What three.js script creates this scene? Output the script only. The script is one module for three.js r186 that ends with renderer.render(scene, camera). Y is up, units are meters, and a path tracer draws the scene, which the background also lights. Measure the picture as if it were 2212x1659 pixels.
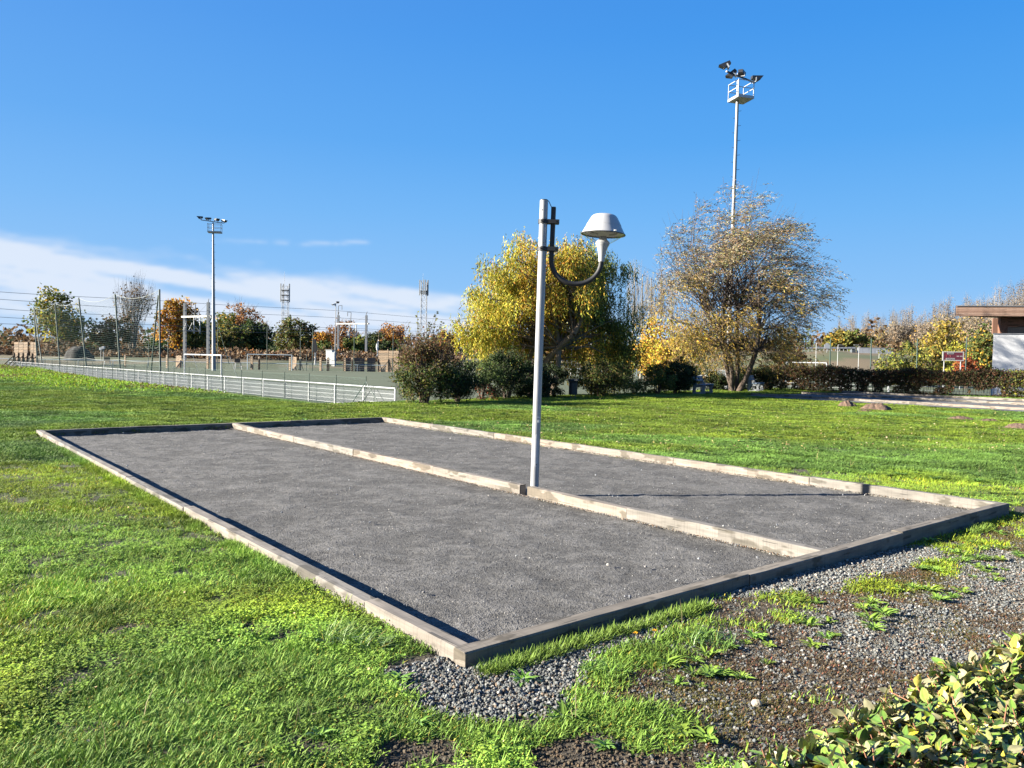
import * as THREE from 'three';
import { mergeGeometries } from 'three/addons/utils/BufferGeometryUtils.js';
import { RoundedBoxGeometry } from 'three/addons/geometries/RoundedBoxGeometry.js';

// ---------------------------------------------------------------- camera, sky, sun, exposure
const R = (d) => d * Math.PI / 180, { clamp, lerp, smoothstep: sst } = THREE.MathUtils;
const V = (x, y, z) => new THREE.Vector3(x, y, z);
const scene = new THREE.Scene();
const EYE = 1.7;
const camera = new THREE.PerspectiveCamera(52.199, 4 / 3, 0.05, 6000);
camera.rotation.order = 'YXZ';
camera.position.set(0, EYE, 0);
camera.rotation.set(R(-1.9154), 0, R(1.0291));
camera.updateMatrixWorld(true);
const EXPOSURE = 5.0;
const SUN_EL = 20, SUN = V(-0.993, 0, 0.12).normalize().multiplyScalar(Math.cos(R(SUN_EL))).setY(Math.sin(R(SUN_EL)));   // towards the sun
const sun = new THREE.DirectionalLight(new THREE.Color(1, 0.93, 0.80), 5.0);
sun.name = 'sun';
sun.position.copy(SUN).multiplyScalar(120); sun.target.position.set(0, 0, -30);
sun.position.add(sun.target.position);
sun.castShadow = true; sun.shadow.mapSize.set(4096, 4096); sun.shadow.bias = -0.0004;
Object.assign(sun.shadow.camera, { left: -90, right: 90, top: 60, bottom: -60, near: 1, far: 320 });
scene.add(sun, sun.target);

// ---------------------------------------------------------------- random numbers and noise
const rng = (seed) => { let a = seed >>> 0; return () => { a = (a + 0x6D2B79F5) | 0; let t = Math.imul(a ^ (a >>> 15), 1 | a); t = (t + Math.imul(t ^ (t >>> 7), 61 | t)) ^ t; return ((t ^ (t >>> 14)) >>> 0) / 4294967296; }; };
const hash = (x, y, s) => { let h = Math.imul(x, 374761393) + Math.imul(y, 668265263) + Math.imul(s, 974711); h = Math.imul(h ^ (h >>> 13), 1274126177); return ((h ^ (h >>> 16)) >>> 0) / 4294967296; };
function noise(x, y, s = 0, wrap = 0) {
  const ix = Math.floor(x), iy = Math.floor(y), fx = x - ix, fy = y - iy, u = fx * fx * (3 - 2 * fx), v = fy * fy * (3 - 2 * fy);
  const w = wrap ? (a) => ((a % wrap) + wrap) % wrap : (a) => a, x0 = w(ix), x1 = w(ix + 1), y0 = w(iy), y1 = w(iy + 1);
  return lerp(lerp(hash(x0, y0, s), hash(x1, y0, s), u), lerp(hash(x0, y1, s), hash(x1, y1, s), u), v);
}
function fbm(x, y, s = 0, oct = 4, wrap = 0) { let a = 0.5, t = 0, n = 0; for (let i = 0; i < oct; i++) { t += a * noise(x, y, s + i * 7, wrap); n += a; a *= 0.5; x *= 2; y *= 2; wrap *= 2; } return t / n; }

// the sky: air that pales to the horizon and towards the sun, with a low streaked cloud bank on the left
function makeSky() {
  const W = 2048, H = 1024, data = new Float32Array(W * H * 4);
  const stops = [[-90, .30, .33, .30], [-3, .34, .42, .48], [0, .47, .68, .94], [2.5, .36, .61, .94], [5, .26, .55, .945], [10, .165, .475, .935], [15, .092, .39, .90], [22, .050, .312, .85], [30, .028, .242, .77], [45, .032, .21, .68], [90, .02, .14, .5]];
  for (let j = 0; j < H; j++) {
    const el = ((j + 0.5) / H - 0.5) * 180, y = Math.sin(R(el));
    let k = 0; while (k < stops.length - 2 && el > stops[k + 1][0]) k++;
    const A = stops[k], B = stops[k + 1], t = clamp((el - A[0]) / (B[0] - A[0]), 0, 1);
    for (let i = 0; i < W; i++) {
      const az = ((i + 0.5) / W - 0.5) * 2 * Math.PI, x = Math.cos(az) * Math.cos(R(el)), z = Math.sin(az) * Math.cos(R(el));
      const near = x * SUN.x + y * SUN.y + z * SUN.z;                       // cosine of the angle to the sun
      const rgb = [0, 1, 2].map((c) => lerp(A[c + 1], B[c + 1], t));
      const pale = el > -3 ? 0.11 * Math.pow(clamp(0.5 + 0.62 * near, 0, 1), 1.7) : 0;
      rgb[0] = lerp(rgb[0], 0.75, pale); rgb[1] = lerp(rgb[1], 0.86, pale * 0.9); rgb[2] = lerp(rgb[2], 1.0, pale * 0.6);
      if (el > 0 && el < 26) {
        const side = (Math.atan2(x, -z) * 180) / Math.PI;                  // degrees to the right of straight ahead
        const gx = side * 0.16, wob = 1.5 * (fbm(side * 0.12 + 9, el * 0.35, 3, 4) - 0.5) + 0.9 * (fbm(side * 0.5, el * 1.4, 13, 3) - 0.5);
        const top = 4.6 - side * 0.083 + wob * 1.15;                             // upper edge of the bank
        let c = sst(top - el, -0.25, 1.1) * sst(7 - side, -6, 14);
        const tilt = el + side * 0.1, streak = fbm(gx * 0.7 + tilt * 0.25, tilt * 1.15 + 5, 21, 5);
        c *= 0.30 + 0.92 * sst(streak, 0.36, 0.60) - 0.2 * sst(fbm(side * 0.35, tilt * 2.6, 25, 4), 0.5, 0.7);
        c = Math.max(c, 0.5 * sst(fbm(side * 0.22, el * 1.3, 41, 4), 0.55, 0.8) * sst(3.4 - el, 0, 2));
        const line = 7.55 + (side + 20) * 0.042 + 0.3 * (fbm(side * 0.7, 3, 51, 2) - 0.5);      // thin wisps above the bank
        c = Math.max(c, 0.5 * Math.exp(-(((el - line) / 0.11) ** 2)) * sst(side, -24, -14) * sst(-9.8 - side, 0, 1.2) * sst(fbm(side * 1.1, el * 4, 61, 3), 0.3, 0.6));
        c = clamp(c, 0, 1) * 0.86;
        rgb[0] = lerp(rgb[0], 0.80, c); rgb[1] = lerp(rgb[1], 0.87, c); rgb[2] = lerp(rgb[2], 0.985, c);
      }
      const o = (j * W + i) * 4; for (let c = 0; c < 3; c++) data[o + c] = rgb[c] / EXPOSURE; data[o + 3] = 1;
    }
  }
  const t = new THREE.DataTexture(data, W, H, THREE.RGBAFormat, THREE.FloatType);
  t.mapping = THREE.EquirectangularReflectionMapping; t.magFilter = t.minFilter = THREE.LinearFilter; t.needsUpdate = true;
  return t;
}
scene.background = scene.environment = makeSky();

// a ray through a point of the photograph (2212 x 1659), to find where things stand
const FOC = 829.5 / Math.tan(R(52.199 / 2));
function ray(px, py) { return V((px - 1106) / FOC, -(py - 829.5) / FOC, -1).applyQuaternion(camera.quaternion); }
function at(px, py, depth) { const r = ray(px, py); return r.multiplyScalar(depth / -r.z).add(camera.position); }
function onGround(px, py, y = 0) { const r = ray(px, py); return r.multiplyScalar((y - EYE) / r.y).add(camera.position); }

// ---------------------------------------------------------------- helpers
const used = {};
function numbered(name) { const n = used[name] = (used[name] ?? -1) + 1; return n ? name + '_' + String(n).padStart(3, '0') : name; }
function tag(o, label, category, group) { Object.assign(o.userData, { label, category }); if (group) o.userData.group = group; return o; }
function thing(name, label, category, p = [0, 0, 0], turn = 0, group) {
  const o = new THREE.Group(); o.name = numbered(name); scene.add(o); o.position.set(...(p.toArray ? p.toArray() : p)); o.rotation.y = turn;
  return tag(o, label, category, group);
}
function part(name, geo, mat, parent = scene) {
  const list = [].concat(geo), g = list.length > 1 ? mergeGeometries(list.map((a) => strip(a))) : list[0];
  const m = new THREE.Mesh(g, mat); m.name = parent === scene ? numbered(name) : name; m.castShadow = m.receiveShadow = true; parent.add(m); return m;
}
function strip(g) { const b = g.index ? g.toNonIndexed() : g; for (const k of Object.keys(b.attributes)) if (!['position', 'normal', 'uv'].includes(k)) b.deleteAttribute(k); return b; }
function struct(name, geo, mat) { const m = part(name, geo, mat); m.userData.kind = 'structure'; return m; }
const box = (w, h, d, x = 0, y = 0, z = 0) => new THREE.BoxGeometry(w, h, d).translate(x, y, z);
function rod(a, b, r0, r1 = r0, seg = 8, open = false) {
  const A = a.isVector3 ? a : V(...a), B = b.isVector3 ? b : V(...b), d = B.clone().sub(A), L = d.length();
  const g = new THREE.CylinderGeometry(r1, r0, L, seg, 1, open); g.translate(0, L / 2, 0);
  g.applyQuaternion(new THREE.Quaternion().setFromUnitVectors(V(0, 1, 0), d.normalize())); g.translate(A.x, A.y, A.z); return g;
}
function beam(a, b, w, h) {   // a square bar between two points
  const A = a.isVector3 ? a : V(...a), B = b.isVector3 ? b : V(...b), d = B.clone().sub(A), L = d.length();
  const g = new THREE.BoxGeometry(w, h, L), m = new THREE.Matrix4().lookAt(B, A, Math.abs(d.y) > 0.95 * L ? V(1, 0, 0) : V(0, 1, 0)); g.applyMatrix4(m); const c = A.clone().add(B).multiplyScalar(0.5); return g.translate(c.x, c.y, c.z);
}
const tube = (pts, r, n = 24, seg = 8) => new THREE.TubeGeometry(new THREE.CatmullRomCurve3(pts.map((p) => p.isVector3 ? p : V(...p))), n, r, seg);
const std = (rgb, roughness = 0.7, o = {}) => new THREE.MeshStandardMaterial({ color: new THREE.Color().setRGB(...rgb), roughness, ...o });
const phys = (o) => new THREE.MeshPhysicalMaterial(o);
function texture(w, h, fn, srgb = false, rx = 1, ry = 1) {
  const d = new Uint8Array(w * h * 4);
  for (let j = 0; j < h; j++) for (let i = 0; i < w; i++) { const c = fn(i / w, j / h, i, j), o = (j * w + i) * 4; for (let k = 0; k < 3; k++) d[o + k] = clamp(255 * (c.length ? c[k] : c), 0, 255); d[o + 3] = 255; }
  const t = new THREE.DataTexture(d, w, h); t.wrapS = t.wrapT = THREE.RepeatWrapping; t.magFilter = THREE.LinearFilter; t.minFilter = THREE.LinearMipmapLinearFilter; t.generateMipmaps = true;
  if (srgb) t.colorSpace = THREE.SRGBColorSpace; t.repeat.set(rx, ry); t.needsUpdate = true; return t;
}
function again(t, rx, ry) { const c = t.clone(); c.repeat.set(rx, ry); c.needsUpdate = true; return c; }

// many small faces joined into one mesh: leaves, stones
class Leaves {
  constructor() { this.p = []; this.c = []; this.i = []; }
  add(o, dir, side, L, W, rgb, fold = 0.15) {     // a folded rhombus with its stalk at o
    const n = this.p.length / 3, up = this.up.crossVectors(dir, side).multiplyScalar(fold * W), h = L * 0.45;
    this.p.push(o.x, o.y, o.z, o.x + dir.x * h + side.x * W / 2 + up.x, o.y + dir.y * h + side.y * W / 2 + up.y, o.z + dir.z * h + side.z * W / 2 + up.z, o.x + dir.x * L, o.y + dir.y * L, o.z + dir.z * L, o.x + dir.x * h - side.x * W / 2 + up.x, o.y + dir.y * h - side.y * W / 2 + up.y, o.z + dir.z * h - side.z * W / 2 + up.z);
    for (let k = 0; k < 4; k++) this.c.push(...rgb);
    this.i.push(n, n + 1, n + 2, n, n + 2, n + 3);
  }
  up = V(0, 0, 0);
  geometry() {
    const g = new THREE.BufferGeometry(); g.setAttribute('position', new THREE.Float32BufferAttribute(this.p, 3)); g.setAttribute('color', new THREE.Float32BufferAttribute(this.c, 3)); g.setIndex(this.i); g.computeVertexNormals(); return g;
  }
}
const leafMat = phys({ vertexColors: true, roughness: 0.85, specularIntensity: 0.3, transmission: 0.38, thickness: 0, side: THREE.DoubleSide });
const dryLeafMat = phys({ vertexColors: true, roughness: 0.9, specularIntensity: 0.3, transmission: 0.2, thickness: 0, side: THREE.DoubleSide });
const dirOn = (r, flat = 1) => { const t = r() * 2 * Math.PI, y = (r() * 2 - 1) * flat, q = Math.sqrt(1 - y * y); return V(Math.cos(t) * q, y, Math.sin(t) * q); };
const crossed = (d, r) => { const s = dirOn(r).cross(d); return s.lengthSq() < 1e-4 ? V(1, 0, 0) : s.normalize(); };
const vary = (c, r, a = 0.25) => { const k = 1 + (r() - 0.5) * 2 * a, q = 1 + (r() - 0.5) * a * 0.7; return [c[0] * k * q, c[1] * k, c[2] * k / q]; };
const pick = (list, r) => { let t = r() * list.reduce((a, b) => a + b[3], 0); for (const c of list) if ((t -= c[3]) <= 0) return c; return list[0]; };

// ---------------------------------------------------------------- the lie of the land
const A2 = [-0.6308, -0.7759], B2 = [0.7759, -0.6308], P0 = [-0.22, -4.10];        // along and across the boules court
const LA = 14.25, LB = 7.66;                                                       // its length and width
const court = (a, b, y = 0) => V(P0[0] + A2[0] * a + B2[0] * b, y, P0[1] + A2[1] * a + B2[1] * b);
const toCourt = (x, z) => [(x - P0[0]) * A2[0] + (z - P0[1]) * A2[1], (x - P0[0]) * B2[0] + (z - P0[1]) * B2[1]];
const F0 = [-5.7, -38.7], FD = [-0.689, -0.7247], FN = [-0.7247, 0.689];           // the white barrier of the sports field
const fenceAt = (t, off = 0, y = 0) => V(F0[0] + FD[0] * t + FN[0] * off, y, F0[1] + FD[1] * t + FN[1] * off);
const HL = onGround(1640, 841), HR = onGround(2212, 861);                          // the hedge at the right
const HN = V(-(HR.z - HL.z), 0, HR.x - HL.x).normalize(); if (HN.z < 0) HN.negate();
const dFence = (x, z) => (x - F0[0]) * FN[0] + (z - F0[1]) * FN[1];
const dBush = (x, z) => (x + 3.5) * 0.72 + (z + 27.5) * 0.694;
const dHedge = (x, z) => (x - HL.x) * HN.x + (z - HL.z) * HN.z;
const inCourt = (x, z) => { const [a, b] = toCourt(x, z); return a > 0 && a < LA && b > 0 && b < LB; };
const lane = (x, z) => [x * A2[0] + z * A2[1], x * B2[0] + z * B2[1]];             // the second court, in the same directions
function lawnShare(x, z) { return Math.max(sst(dFence(x, z), 1.5, 10), sst(dBush(x, z), -4, -1.5) * sst(dHedge(x, z), -5, -2)); }
function ground(x, z) {
  const s = lawnShare(x, z); let y = s - 1;
  const [a, b] = toCourt(x, z), edge = Math.max(-a, a - LA, -b, b - LB);
  const lift = 0.06 * sst(6 - b, 0, 4) * sst(a, -3, -0.2) * sst(5 - edge, 0, 4);      // turf stands higher than the gravel on the left and near sides
  y += s * lerp(-0.045, lift, sst(edge, -0.07, 0.05));
  y += s * sst(edge, 0.1, 1.2) * (0.075 * (fbm(x * 0.35, z * 0.35, 71, 3) - 0.5) + 0.03 * (fbm(x * 1.7, z * 1.7, 77, 2) - 0.5));
  const df = dFence(x, z), along = (x - F0[0]) * FD[0] + (z - F0[1]) * FD[1];
  y += 0.17 * sst(df, 5, 9) * sst(15.5 - df, 0, 5) * sst(along, 22, 48) * (0.5 + fbm(x * 0.4, z * 0.4, 81, 3));      // rough bank before the barrier
  y += 2.1 * sst(-z, 137, 172) * sst(60 - x, 0, 60);                                                              // railway bank
  y += 6.6 * sst(-z, 150, 215) * sst(x, 45, 85) * (0.9 + 0.2 * noise(x * 0.03, z * 0.03, 9));                      // road bank
  y += 4 * sst(Math.hypot(x, z), 420, 900) + 24 * sst(Math.hypot(x, z), 700, 1500) * fbm(Math.atan2(x, -z) * 5, 2, 91, 3);
  return y;
}
const stand = (p) => { p.y = ground(p.x, p.z); return p; };
function clearWeed(x, z) {   // how much bare soil shows, 0 to 1
  const [a, b] = toCourt(x, z), n = fbm(x * 1.3, z * 1.3, 31, 4), n2 = fbm(x * 3.1, z * 3.1, 37, 3);
  const zone = sst(-a, -0.7, 0.9) * sst(b, -2.6, -0.9) + 0.55 * sst(-a, -0.2, 1.0) * sst(-1.2 - b, -1, 1.5);
  return clamp(sst(n * 0.4 + n2 * 0.6 + 0.06 * clamp(zone, 0, 1), 0.565, 0.66) * clamp(zone * 1.5, 0, 1) + 0.8 * sst(n2 * 0.5 + n * 0.5, 0.66, 0.72), 0, 1);
}
function pathShare(x, z) {   // the stony, mossy track in front of the court
  const [a, b] = toCourt(x, z), w = (fbm(x * 0.9, z * 0.9, 43, 3) - 0.5);
  return sst(-a + w * 0.8, 0.42, 0.8) * sst(b + w * 1.4 + 0.55 * (-a - 1), -0.35, 0.5) * sst(4.2 + a, 0, 0.8);
}
function stripShare(x, z) {  // loose stones along the foot of the front beams
  const [a, b] = toCourt(x, z), w = fbm(x * 2.1, z * 2.1, 47, 3) - 0.5, wide = 0.3 + 0.42 * Math.exp(-((b / 0.55) ** 2)) + 0.16 * Math.exp(-(((b - 3.6) / 1.2) ** 2)) - 0.2 * Math.exp(-(((b - 2.1) / 0.6) ** 2));
  return sst(wide + w * 0.3 + a, -0.03, 0.09) * sst(b, -0.52, -0.3) * sst(5.3 + w - b, 0, 0.5) * (a < 0.12 || b < 0 ? 1 : 0) * (b < -0.02 ? sst(0.42 - a, 0, 0.2) : 1);
}
function grassShare(x, z) {
  if (inCourt(x, z)) return 0;
  const [la, lb] = lane(x, z); if (lb > 33.3 && lb < 44.2 && la < 23.6 && lawnShare(x, z) > 0.5) return 0;
  const s = lawnShare(x, z); if (s < 0.04) return 0;
  const [a, b] = toCourt(x, z), path = pathShare(x, z);
  let g = (1 - clearWeed(x, z)) * (1 - path) * (1 - stripShare(x, z));
  if (a < 0.1 && a > -1.4 && b > 0.1) g *= 0.42 + 0.58 * sst(fbm(x * 2.3, z * 2.3, 57, 3), 0.4, 0.56);
  g *= 0.3 + 0.7 * sst(fbm(x * 4.2, z * 4.2, 59, 2), 0.26, 0.46);
  if (path > 0.3) g = Math.max(g, 0.2 * sst(fbm(x * 1.9, z * 1.9, 53, 3), 0.68, 0.76));
  return g;
}

// ---------------------------------------------------------------- ground, field, court surfaces
const soilTile = texture(512, 512, (u, v) => { const n = fbm(u * 64, v * 64, 3, 4, 64), m = fbm(u * 9, v * 9, 5, 4, 9); return 255 * clamp(0.62 + 0.75 * (n - 0.5) + 0.35 * (m - 0.5), 0.1, 1) ** 1 * 0 + 255 * clamp(0.75 + 0.9 * (n - 0.5) + 0.4 * (m - 0.5), 0.2, 1) / 255; });
{
  const angles = [], rings = [0.05]; const f = 52;
  for (let k = 0; k <= 320; k++) angles.push(-f + (2 * f * k) / 320);
  for (let k = 1; k < 64; k++) angles.push(f + ((360 - 2 * f) * k) / 64);
  for (let r = 0.5; r < 4200; r *= 1.022) rings.push(r);
  const p = [], c = [], uv = [], ix = [], n = angles.length;
  for (const r of rings) for (const a of angles) {
    const x = Math.sin(R(a)) * r, z = -Math.cos(R(a)) * r; p.push(x, ground(x, z), z); uv.push(x / 1.6, z / 1.6);
    const g = grassShare(x, z), path = pathShare(x, z), s = lawnShare(x, z), m = fbm(x * 1.1, z * 1.1, 61, 3), k = noise(x * 0.08, z * 0.08, 62);
    const soil = [0.050, 0.038, 0.024], thatch = [lerp(0.04, 0.065, m), lerp(0.06, 0.09, m), 0.014], track = [lerp(0.085, 0.14, m), lerp(0.078, 0.13, m), lerp(0.06, 0.11, m)];
    let q = soil.map((v, i) => lerp(lerp(v, track[i], path), thatch[i], sst(g, 0.1, 0.75)));
    if (s < 0.5) { const far = sst(-z, 132, 150), dry = sst(fbm(x * 0.05, z * 0.2, 65, 3), 0.42, 0.6); q = [lerp(0.05, lerp(0.06, 0.13, dry), far), lerp(0.07, lerp(0.075, 0.095, dry), far), lerp(0.022, lerp(0.025, 0.05, dry), far)]; }
    if (Math.hypot(x, z) > 420) q = [0.045 + 0.02 * k, 0.06, 0.03];
    c.push(...q);
  }
  for (let j = 0; j < rings.length - 1; j++) for (let i = 0; i < n; i++) { const a = j * n + i, b = j * n + (i + 1) % n; ix.push(a, b, a + n, b, b + n, a + n); }
  const g = new THREE.BufferGeometry(); g.setAttribute('position', new THREE.Float32BufferAttribute(p, 3)); g.setAttribute('color', new THREE.Float32BufferAttribute(c, 3)); g.setAttribute('uv', new THREE.Float32BufferAttribute(uv, 2));
  ix.reverse(); g.setIndex(ix); g.computeVertexNormals(); if (g.attributes.normal.getY(n * 40) < 0) { ix.reverse(); g.setIndex(ix); g.computeVertexNormals(); }
  struct('ground', g, new THREE.MeshStandardMaterial({ vertexColors: true, roughness: 1, map: soilTile, bumpMap: soilTile, bumpScale: 0.02 }));
}
{   // the sports field beyond the barrier, with its white lines
  const grain = texture(256, 256, (u, v) => 0.72 + 0.56 * (fbm(u * 32, v * 32, 8, 4, 32) - 0.5));
  const sh = new THREE.Shape(); const q = [fenceAt(-1, -0.9), fenceAt(86, -0.9), V(-66, 0, -127.5), V(130, 0, -127.5), V(130, 0, -75), V(20, 0, -66), V(2, 0, -44)];
  q.forEach((p, i) => i ? sh.lineTo(p.x, -p.z) : sh.moveTo(p.x, -p.z));
  const g = new THREE.ShapeGeometry(sh).rotateX(-Math.PI / 2).translate(0, -0.975, 0); const uv = g.attributes.uv; for (let i = 0; i < uv.count; i++) uv.setXY(i, uv.getX(i) / 3, uv.getY(i) / 3);
  const field = struct('sports_field', g, std([0.05, 0.068, 0.025], 1, { map: grain }));
  const line = (a, b) => { const d = b.clone().sub(a), s = V(-d.z, 0, d.x).normalize().multiplyScalar(0.06), h = new THREE.BufferGeometry(); h.setAttribute('position', new THREE.Float32BufferAttribute([a.x + s.x, -0.965, a.z + s.z, b.x + s.x, -0.965, b.z + s.z, b.x - s.x, -0.965, b.z - s.z, a.x - s.x, -0.965, a.z - s.z], 3)); h.setIndex([0, 1, 2, 0, 2, 3]); h.computeVertexNormals(); part('field_line', h, std([0.3, 0.31, 0.28], 0.9, { side: THREE.DoubleSide }), field); };
  line(fenceAt(1, -3.4), fenceAt(84, -3.4)); line(V(-62, 0, -124), V(110, 0, -124)); line(V(-20, 0, -62), V(30, 0, -70)); line(V(-36, 0, -84), V(40, 0, -96));
}
const grit = texture(1024, 1024, (u, v, i, j) => { const a = hash(i >> 1, j >> 1, 5), b = hash(i, j, 6), n = fbm(u * 200, v * 200, 9, 2, 200), m = fbm(u * 5, v * 5, 14, 3, 5); const k = 0.66 + 0.55 * (fbm(u * 64, v * 64, 61, 2, 64) - 0.5) + 0.8 * (n - 0.5) + 0.42 * (a - 0.5) + 0.2 * (b - 0.5) + 0.3 * (m - 0.5) + (a > 0.985 ? 0.35 : 0) - (a < 0.02 ? 0.3 : 0); return [k * 1.0, k * 0.985, k * 0.97]; });
function gravelSheet(name, w, l, place, seed, rgb, step = 0.055) {
  const nx = Math.round(w / step), ny = Math.round(l / step), p = [], c = [], uv = [], ix = [];
  for (let j = 0; j <= ny; j++) for (let i = 0; i <= nx; i++) {
    const b = (w * i) / nx, a = (l * j) / ny, n = fbm(a * 3.4, b * 3.8, seed, 4), n2 = fbm(a * 11, b * 11, seed + 9, 3), worn = sst(n * 0.55 + n2 * 0.45, 0.4, 0.6);
    const y = 0.006 + 0.018 * (n - 0.5) + 0.014 * (n2 - 0.5) + 0.010 * (hash(i, j, seed) - 0.5);
    const q = place(a, b, y); p.push(q.x, q.y, q.z); uv.push(b / 1.9, a / 1.9); const k = lerp(0.72, 1.14, worn); c.push(rgb[0] * k, rgb[1] * k, rgb[2] * k);
  }
  for (let j = 0; j < ny; j++) for (let i = 0; i < nx; i++) { const a = j * (nx + 1) + i; ix.push(a, a + 1, a + nx + 1, a + 1, a + nx + 2, a + nx + 1); }
  const g = new THREE.BufferGeometry(); g.setAttribute('position', new THREE.Float32BufferAttribute(p, 3)); g.setAttribute('color', new THREE.Float32BufferAttribute(c, 3)); g.setAttribute('uv', new THREE.Float32BufferAttribute(uv, 2)); g.setIndex(ix); g.computeVertexNormals();
  if (g.attributes.normal.getY(5) < 0) { ix.reverse(); g.setIndex(ix); g.computeVertexNormals(); }
  return struct(name, g, new THREE.MeshStandardMaterial({ vertexColors: true, roughness: 1, map: grit, bumpMap: grit, bumpScale: 0.012 }));
}
gravelSheet('gravel_court', LB - 0.06, LA - 0.06, (a, b, y) => court(a + 0.03, b + 0.03, y), 101, [0.133, 0.128, 0.121]);
const laneAt = (a, b, y = 0) => V(A2[0] * a + B2[0] * b, y, A2[1] * a + B2[1] * b);
gravelSheet('gravel_lanes', 10.6, 30, (a, b, y) => laneAt(-7 + a, 33.3 + b, y + 0.02), 141, [0.15, 0.15, 0.157], 0.2);

// ---------------------------------------------------------------- weathered timbers round the courts
const grainTile = texture(1024, 256, (u, v) => {
  const wave = v * 26 + 2.2 * fbm(u * 3, v * 5, 17, 3, 0), l = noise(u * 7, wave, 19) * 0.6 + noise(u * 26, wave * 3.1, 23) * 0.4, st = fbm(u * 5, v * 3, 29, 4), crack = noise(u * 4, v * 42, 33) > 0.86 && noise(u * 11, v * 4, 35) > 0.5 ? 0.45 : 1, knot = Math.min(...[[.13, .3], [.55, .7], .81, .33].map((k) => 1));
  const saw = 1 - 0.16 * sst(noise(u * 240, v * 3, 37), 0.6, 0.9), k = (0.72 + 0.42 * (l - 0.5) + 0.42 * (st - 0.5)) * crack * saw, damp = sst(fbm(u * 9, v * 7, 39, 3), 0.54, 0.66) * 0.5;
  return [k * (1 - damp), k * (1 - damp * 1.02), k * (1 - damp * 1.1)];
});
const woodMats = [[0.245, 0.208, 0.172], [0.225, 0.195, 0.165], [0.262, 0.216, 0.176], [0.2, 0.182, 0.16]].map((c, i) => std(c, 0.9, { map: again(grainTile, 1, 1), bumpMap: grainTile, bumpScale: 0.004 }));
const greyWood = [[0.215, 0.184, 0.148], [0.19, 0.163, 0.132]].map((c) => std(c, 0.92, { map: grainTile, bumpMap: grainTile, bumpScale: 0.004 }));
function timberGeo(len, w, h, seed) {      // a sawn beam along +x with knocked-off edges, not quite straight
  const r = rng(seed), e = 0.006 + 0.004 * r(), prof = [[-w / 2, 0], [-w / 2, h - e], [-w / 2 + e, h], [w / 2 - e, h], [w / 2, h - e], [w / 2, 0]], N = Math.max(2, Math.round(len / 0.2)), p = [], uv = [], ix = [], off = r() * 7, cut = [0]; let s = 0;
  for (let k = 1; k < prof.length; k++) cut.push(s += Math.hypot(prof[k][0] - prof[k - 1][0], prof[k][1] - prof[k - 1][1]));
  const wob = (x, k) => 0.013 * (fbm(x * 0.6, k * 3.7, seed, 2) - 0.5), base = (k, i) => { const x = (len * i) / N; return [x, prof[k][1] + (prof[k][1] > 0 ? wob(x, 1) * 1.3 : 0) + (k > 0 && k < 5 ? 0.004 * (noise(x * 9, k, seed) - 0.5) : 0), prof[k][0] + wob(x, 2)]; };
  for (let k = 0; k < prof.length - 1; k++) for (let i = 0; i < N; i++) {
    const o = p.length / 3, q = [base(k, i), base(k, i + 1), base(k + 1, i + 1), base(k + 1, i)]; q.forEach((v) => p.push(...v));
    [[i, k], [i + 1, k], [i + 1, k + 1], [i, k + 1]].forEach(([a, b]) => uv.push(off + (len * a) / N / 2.1, off * 0.37 + cut[b] / 0.62)); ix.push(o, o + 1, o + 2, o, o + 2, o + 3);
  }
  for (const end of [0, N]) { const o = p.length / 3; for (let k = 0; k < prof.length; k++) { p.push(...base(k, end)); uv.push(off + prof[k][0], off + prof[k][1] * 3); } for (let k = 1; k < prof.length - 1; k++) end ? ix.push(o, o + k + 1, o + k) : ix.push(o, o + k, o + k + 1); }
  const g = new THREE.BufferGeometry(); g.setAttribute('position', new THREE.Float32BufferAttribute(p, 3)); g.setAttribute('uv', new THREE.Float32BufferAttribute(uv, 2)); g.setIndex(ix); g.computeVertexNormals(); return g;
}
function timberRun(label, from, to, lens, w, h, mats, seed, y0 = -0.03) {
  const d = to.clone().sub(from), turn = Math.atan2(-d.z, d.x), t = thing('timber_edging', label, 'timber edging', [from.x, y0, from.z], turn); let x = 0;
  lens.forEach((L, i) => { const m = part('timber', timberGeo(L - 0.009, w, h + 0.03 - 0.004 * (i % 2), seed + i), mats[(i + seed) % mats.length], t); m.position.set(x, 0, ((i * 7 + seed) % 3 - 1) * 0.004); x += L; });
  return t;
}
const TW = 0.1, TH = 0.132;
const six = (n) => [2.38, 2.37, 2.36, 2.36, 2.38, 2.3];
timberRun('right long timber edging of the gravel boules court, lit by the sun along the lawn', court(0.05, LB - 0.05), court(LA, LB - 0.05), six(), TW, TH, woodMats, 11);
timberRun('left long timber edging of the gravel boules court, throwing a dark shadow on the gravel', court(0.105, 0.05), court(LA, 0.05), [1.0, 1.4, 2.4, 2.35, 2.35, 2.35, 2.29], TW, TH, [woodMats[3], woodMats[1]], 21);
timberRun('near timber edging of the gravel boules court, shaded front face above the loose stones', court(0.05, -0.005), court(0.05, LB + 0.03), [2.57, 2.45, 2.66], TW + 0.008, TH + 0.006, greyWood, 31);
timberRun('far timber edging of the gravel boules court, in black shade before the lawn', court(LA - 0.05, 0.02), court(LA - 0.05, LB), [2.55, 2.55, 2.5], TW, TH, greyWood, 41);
timberRun('middle timber divider of the gravel court, part from the lamp post to the near edge', court(0.11, 3.80), court(3.945, 3.80), [2.2, 1.635], TW, TH, woodMats, 51);
timberRun('middle timber divider of the gravel court, longer part beyond the lamp post', court(4.075, 3.80), court(LA - 0.1, 3.80), [1.95, 2.4, 2.4, 2.4, 0.9], TW, TH, woodMats, 61);
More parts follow.
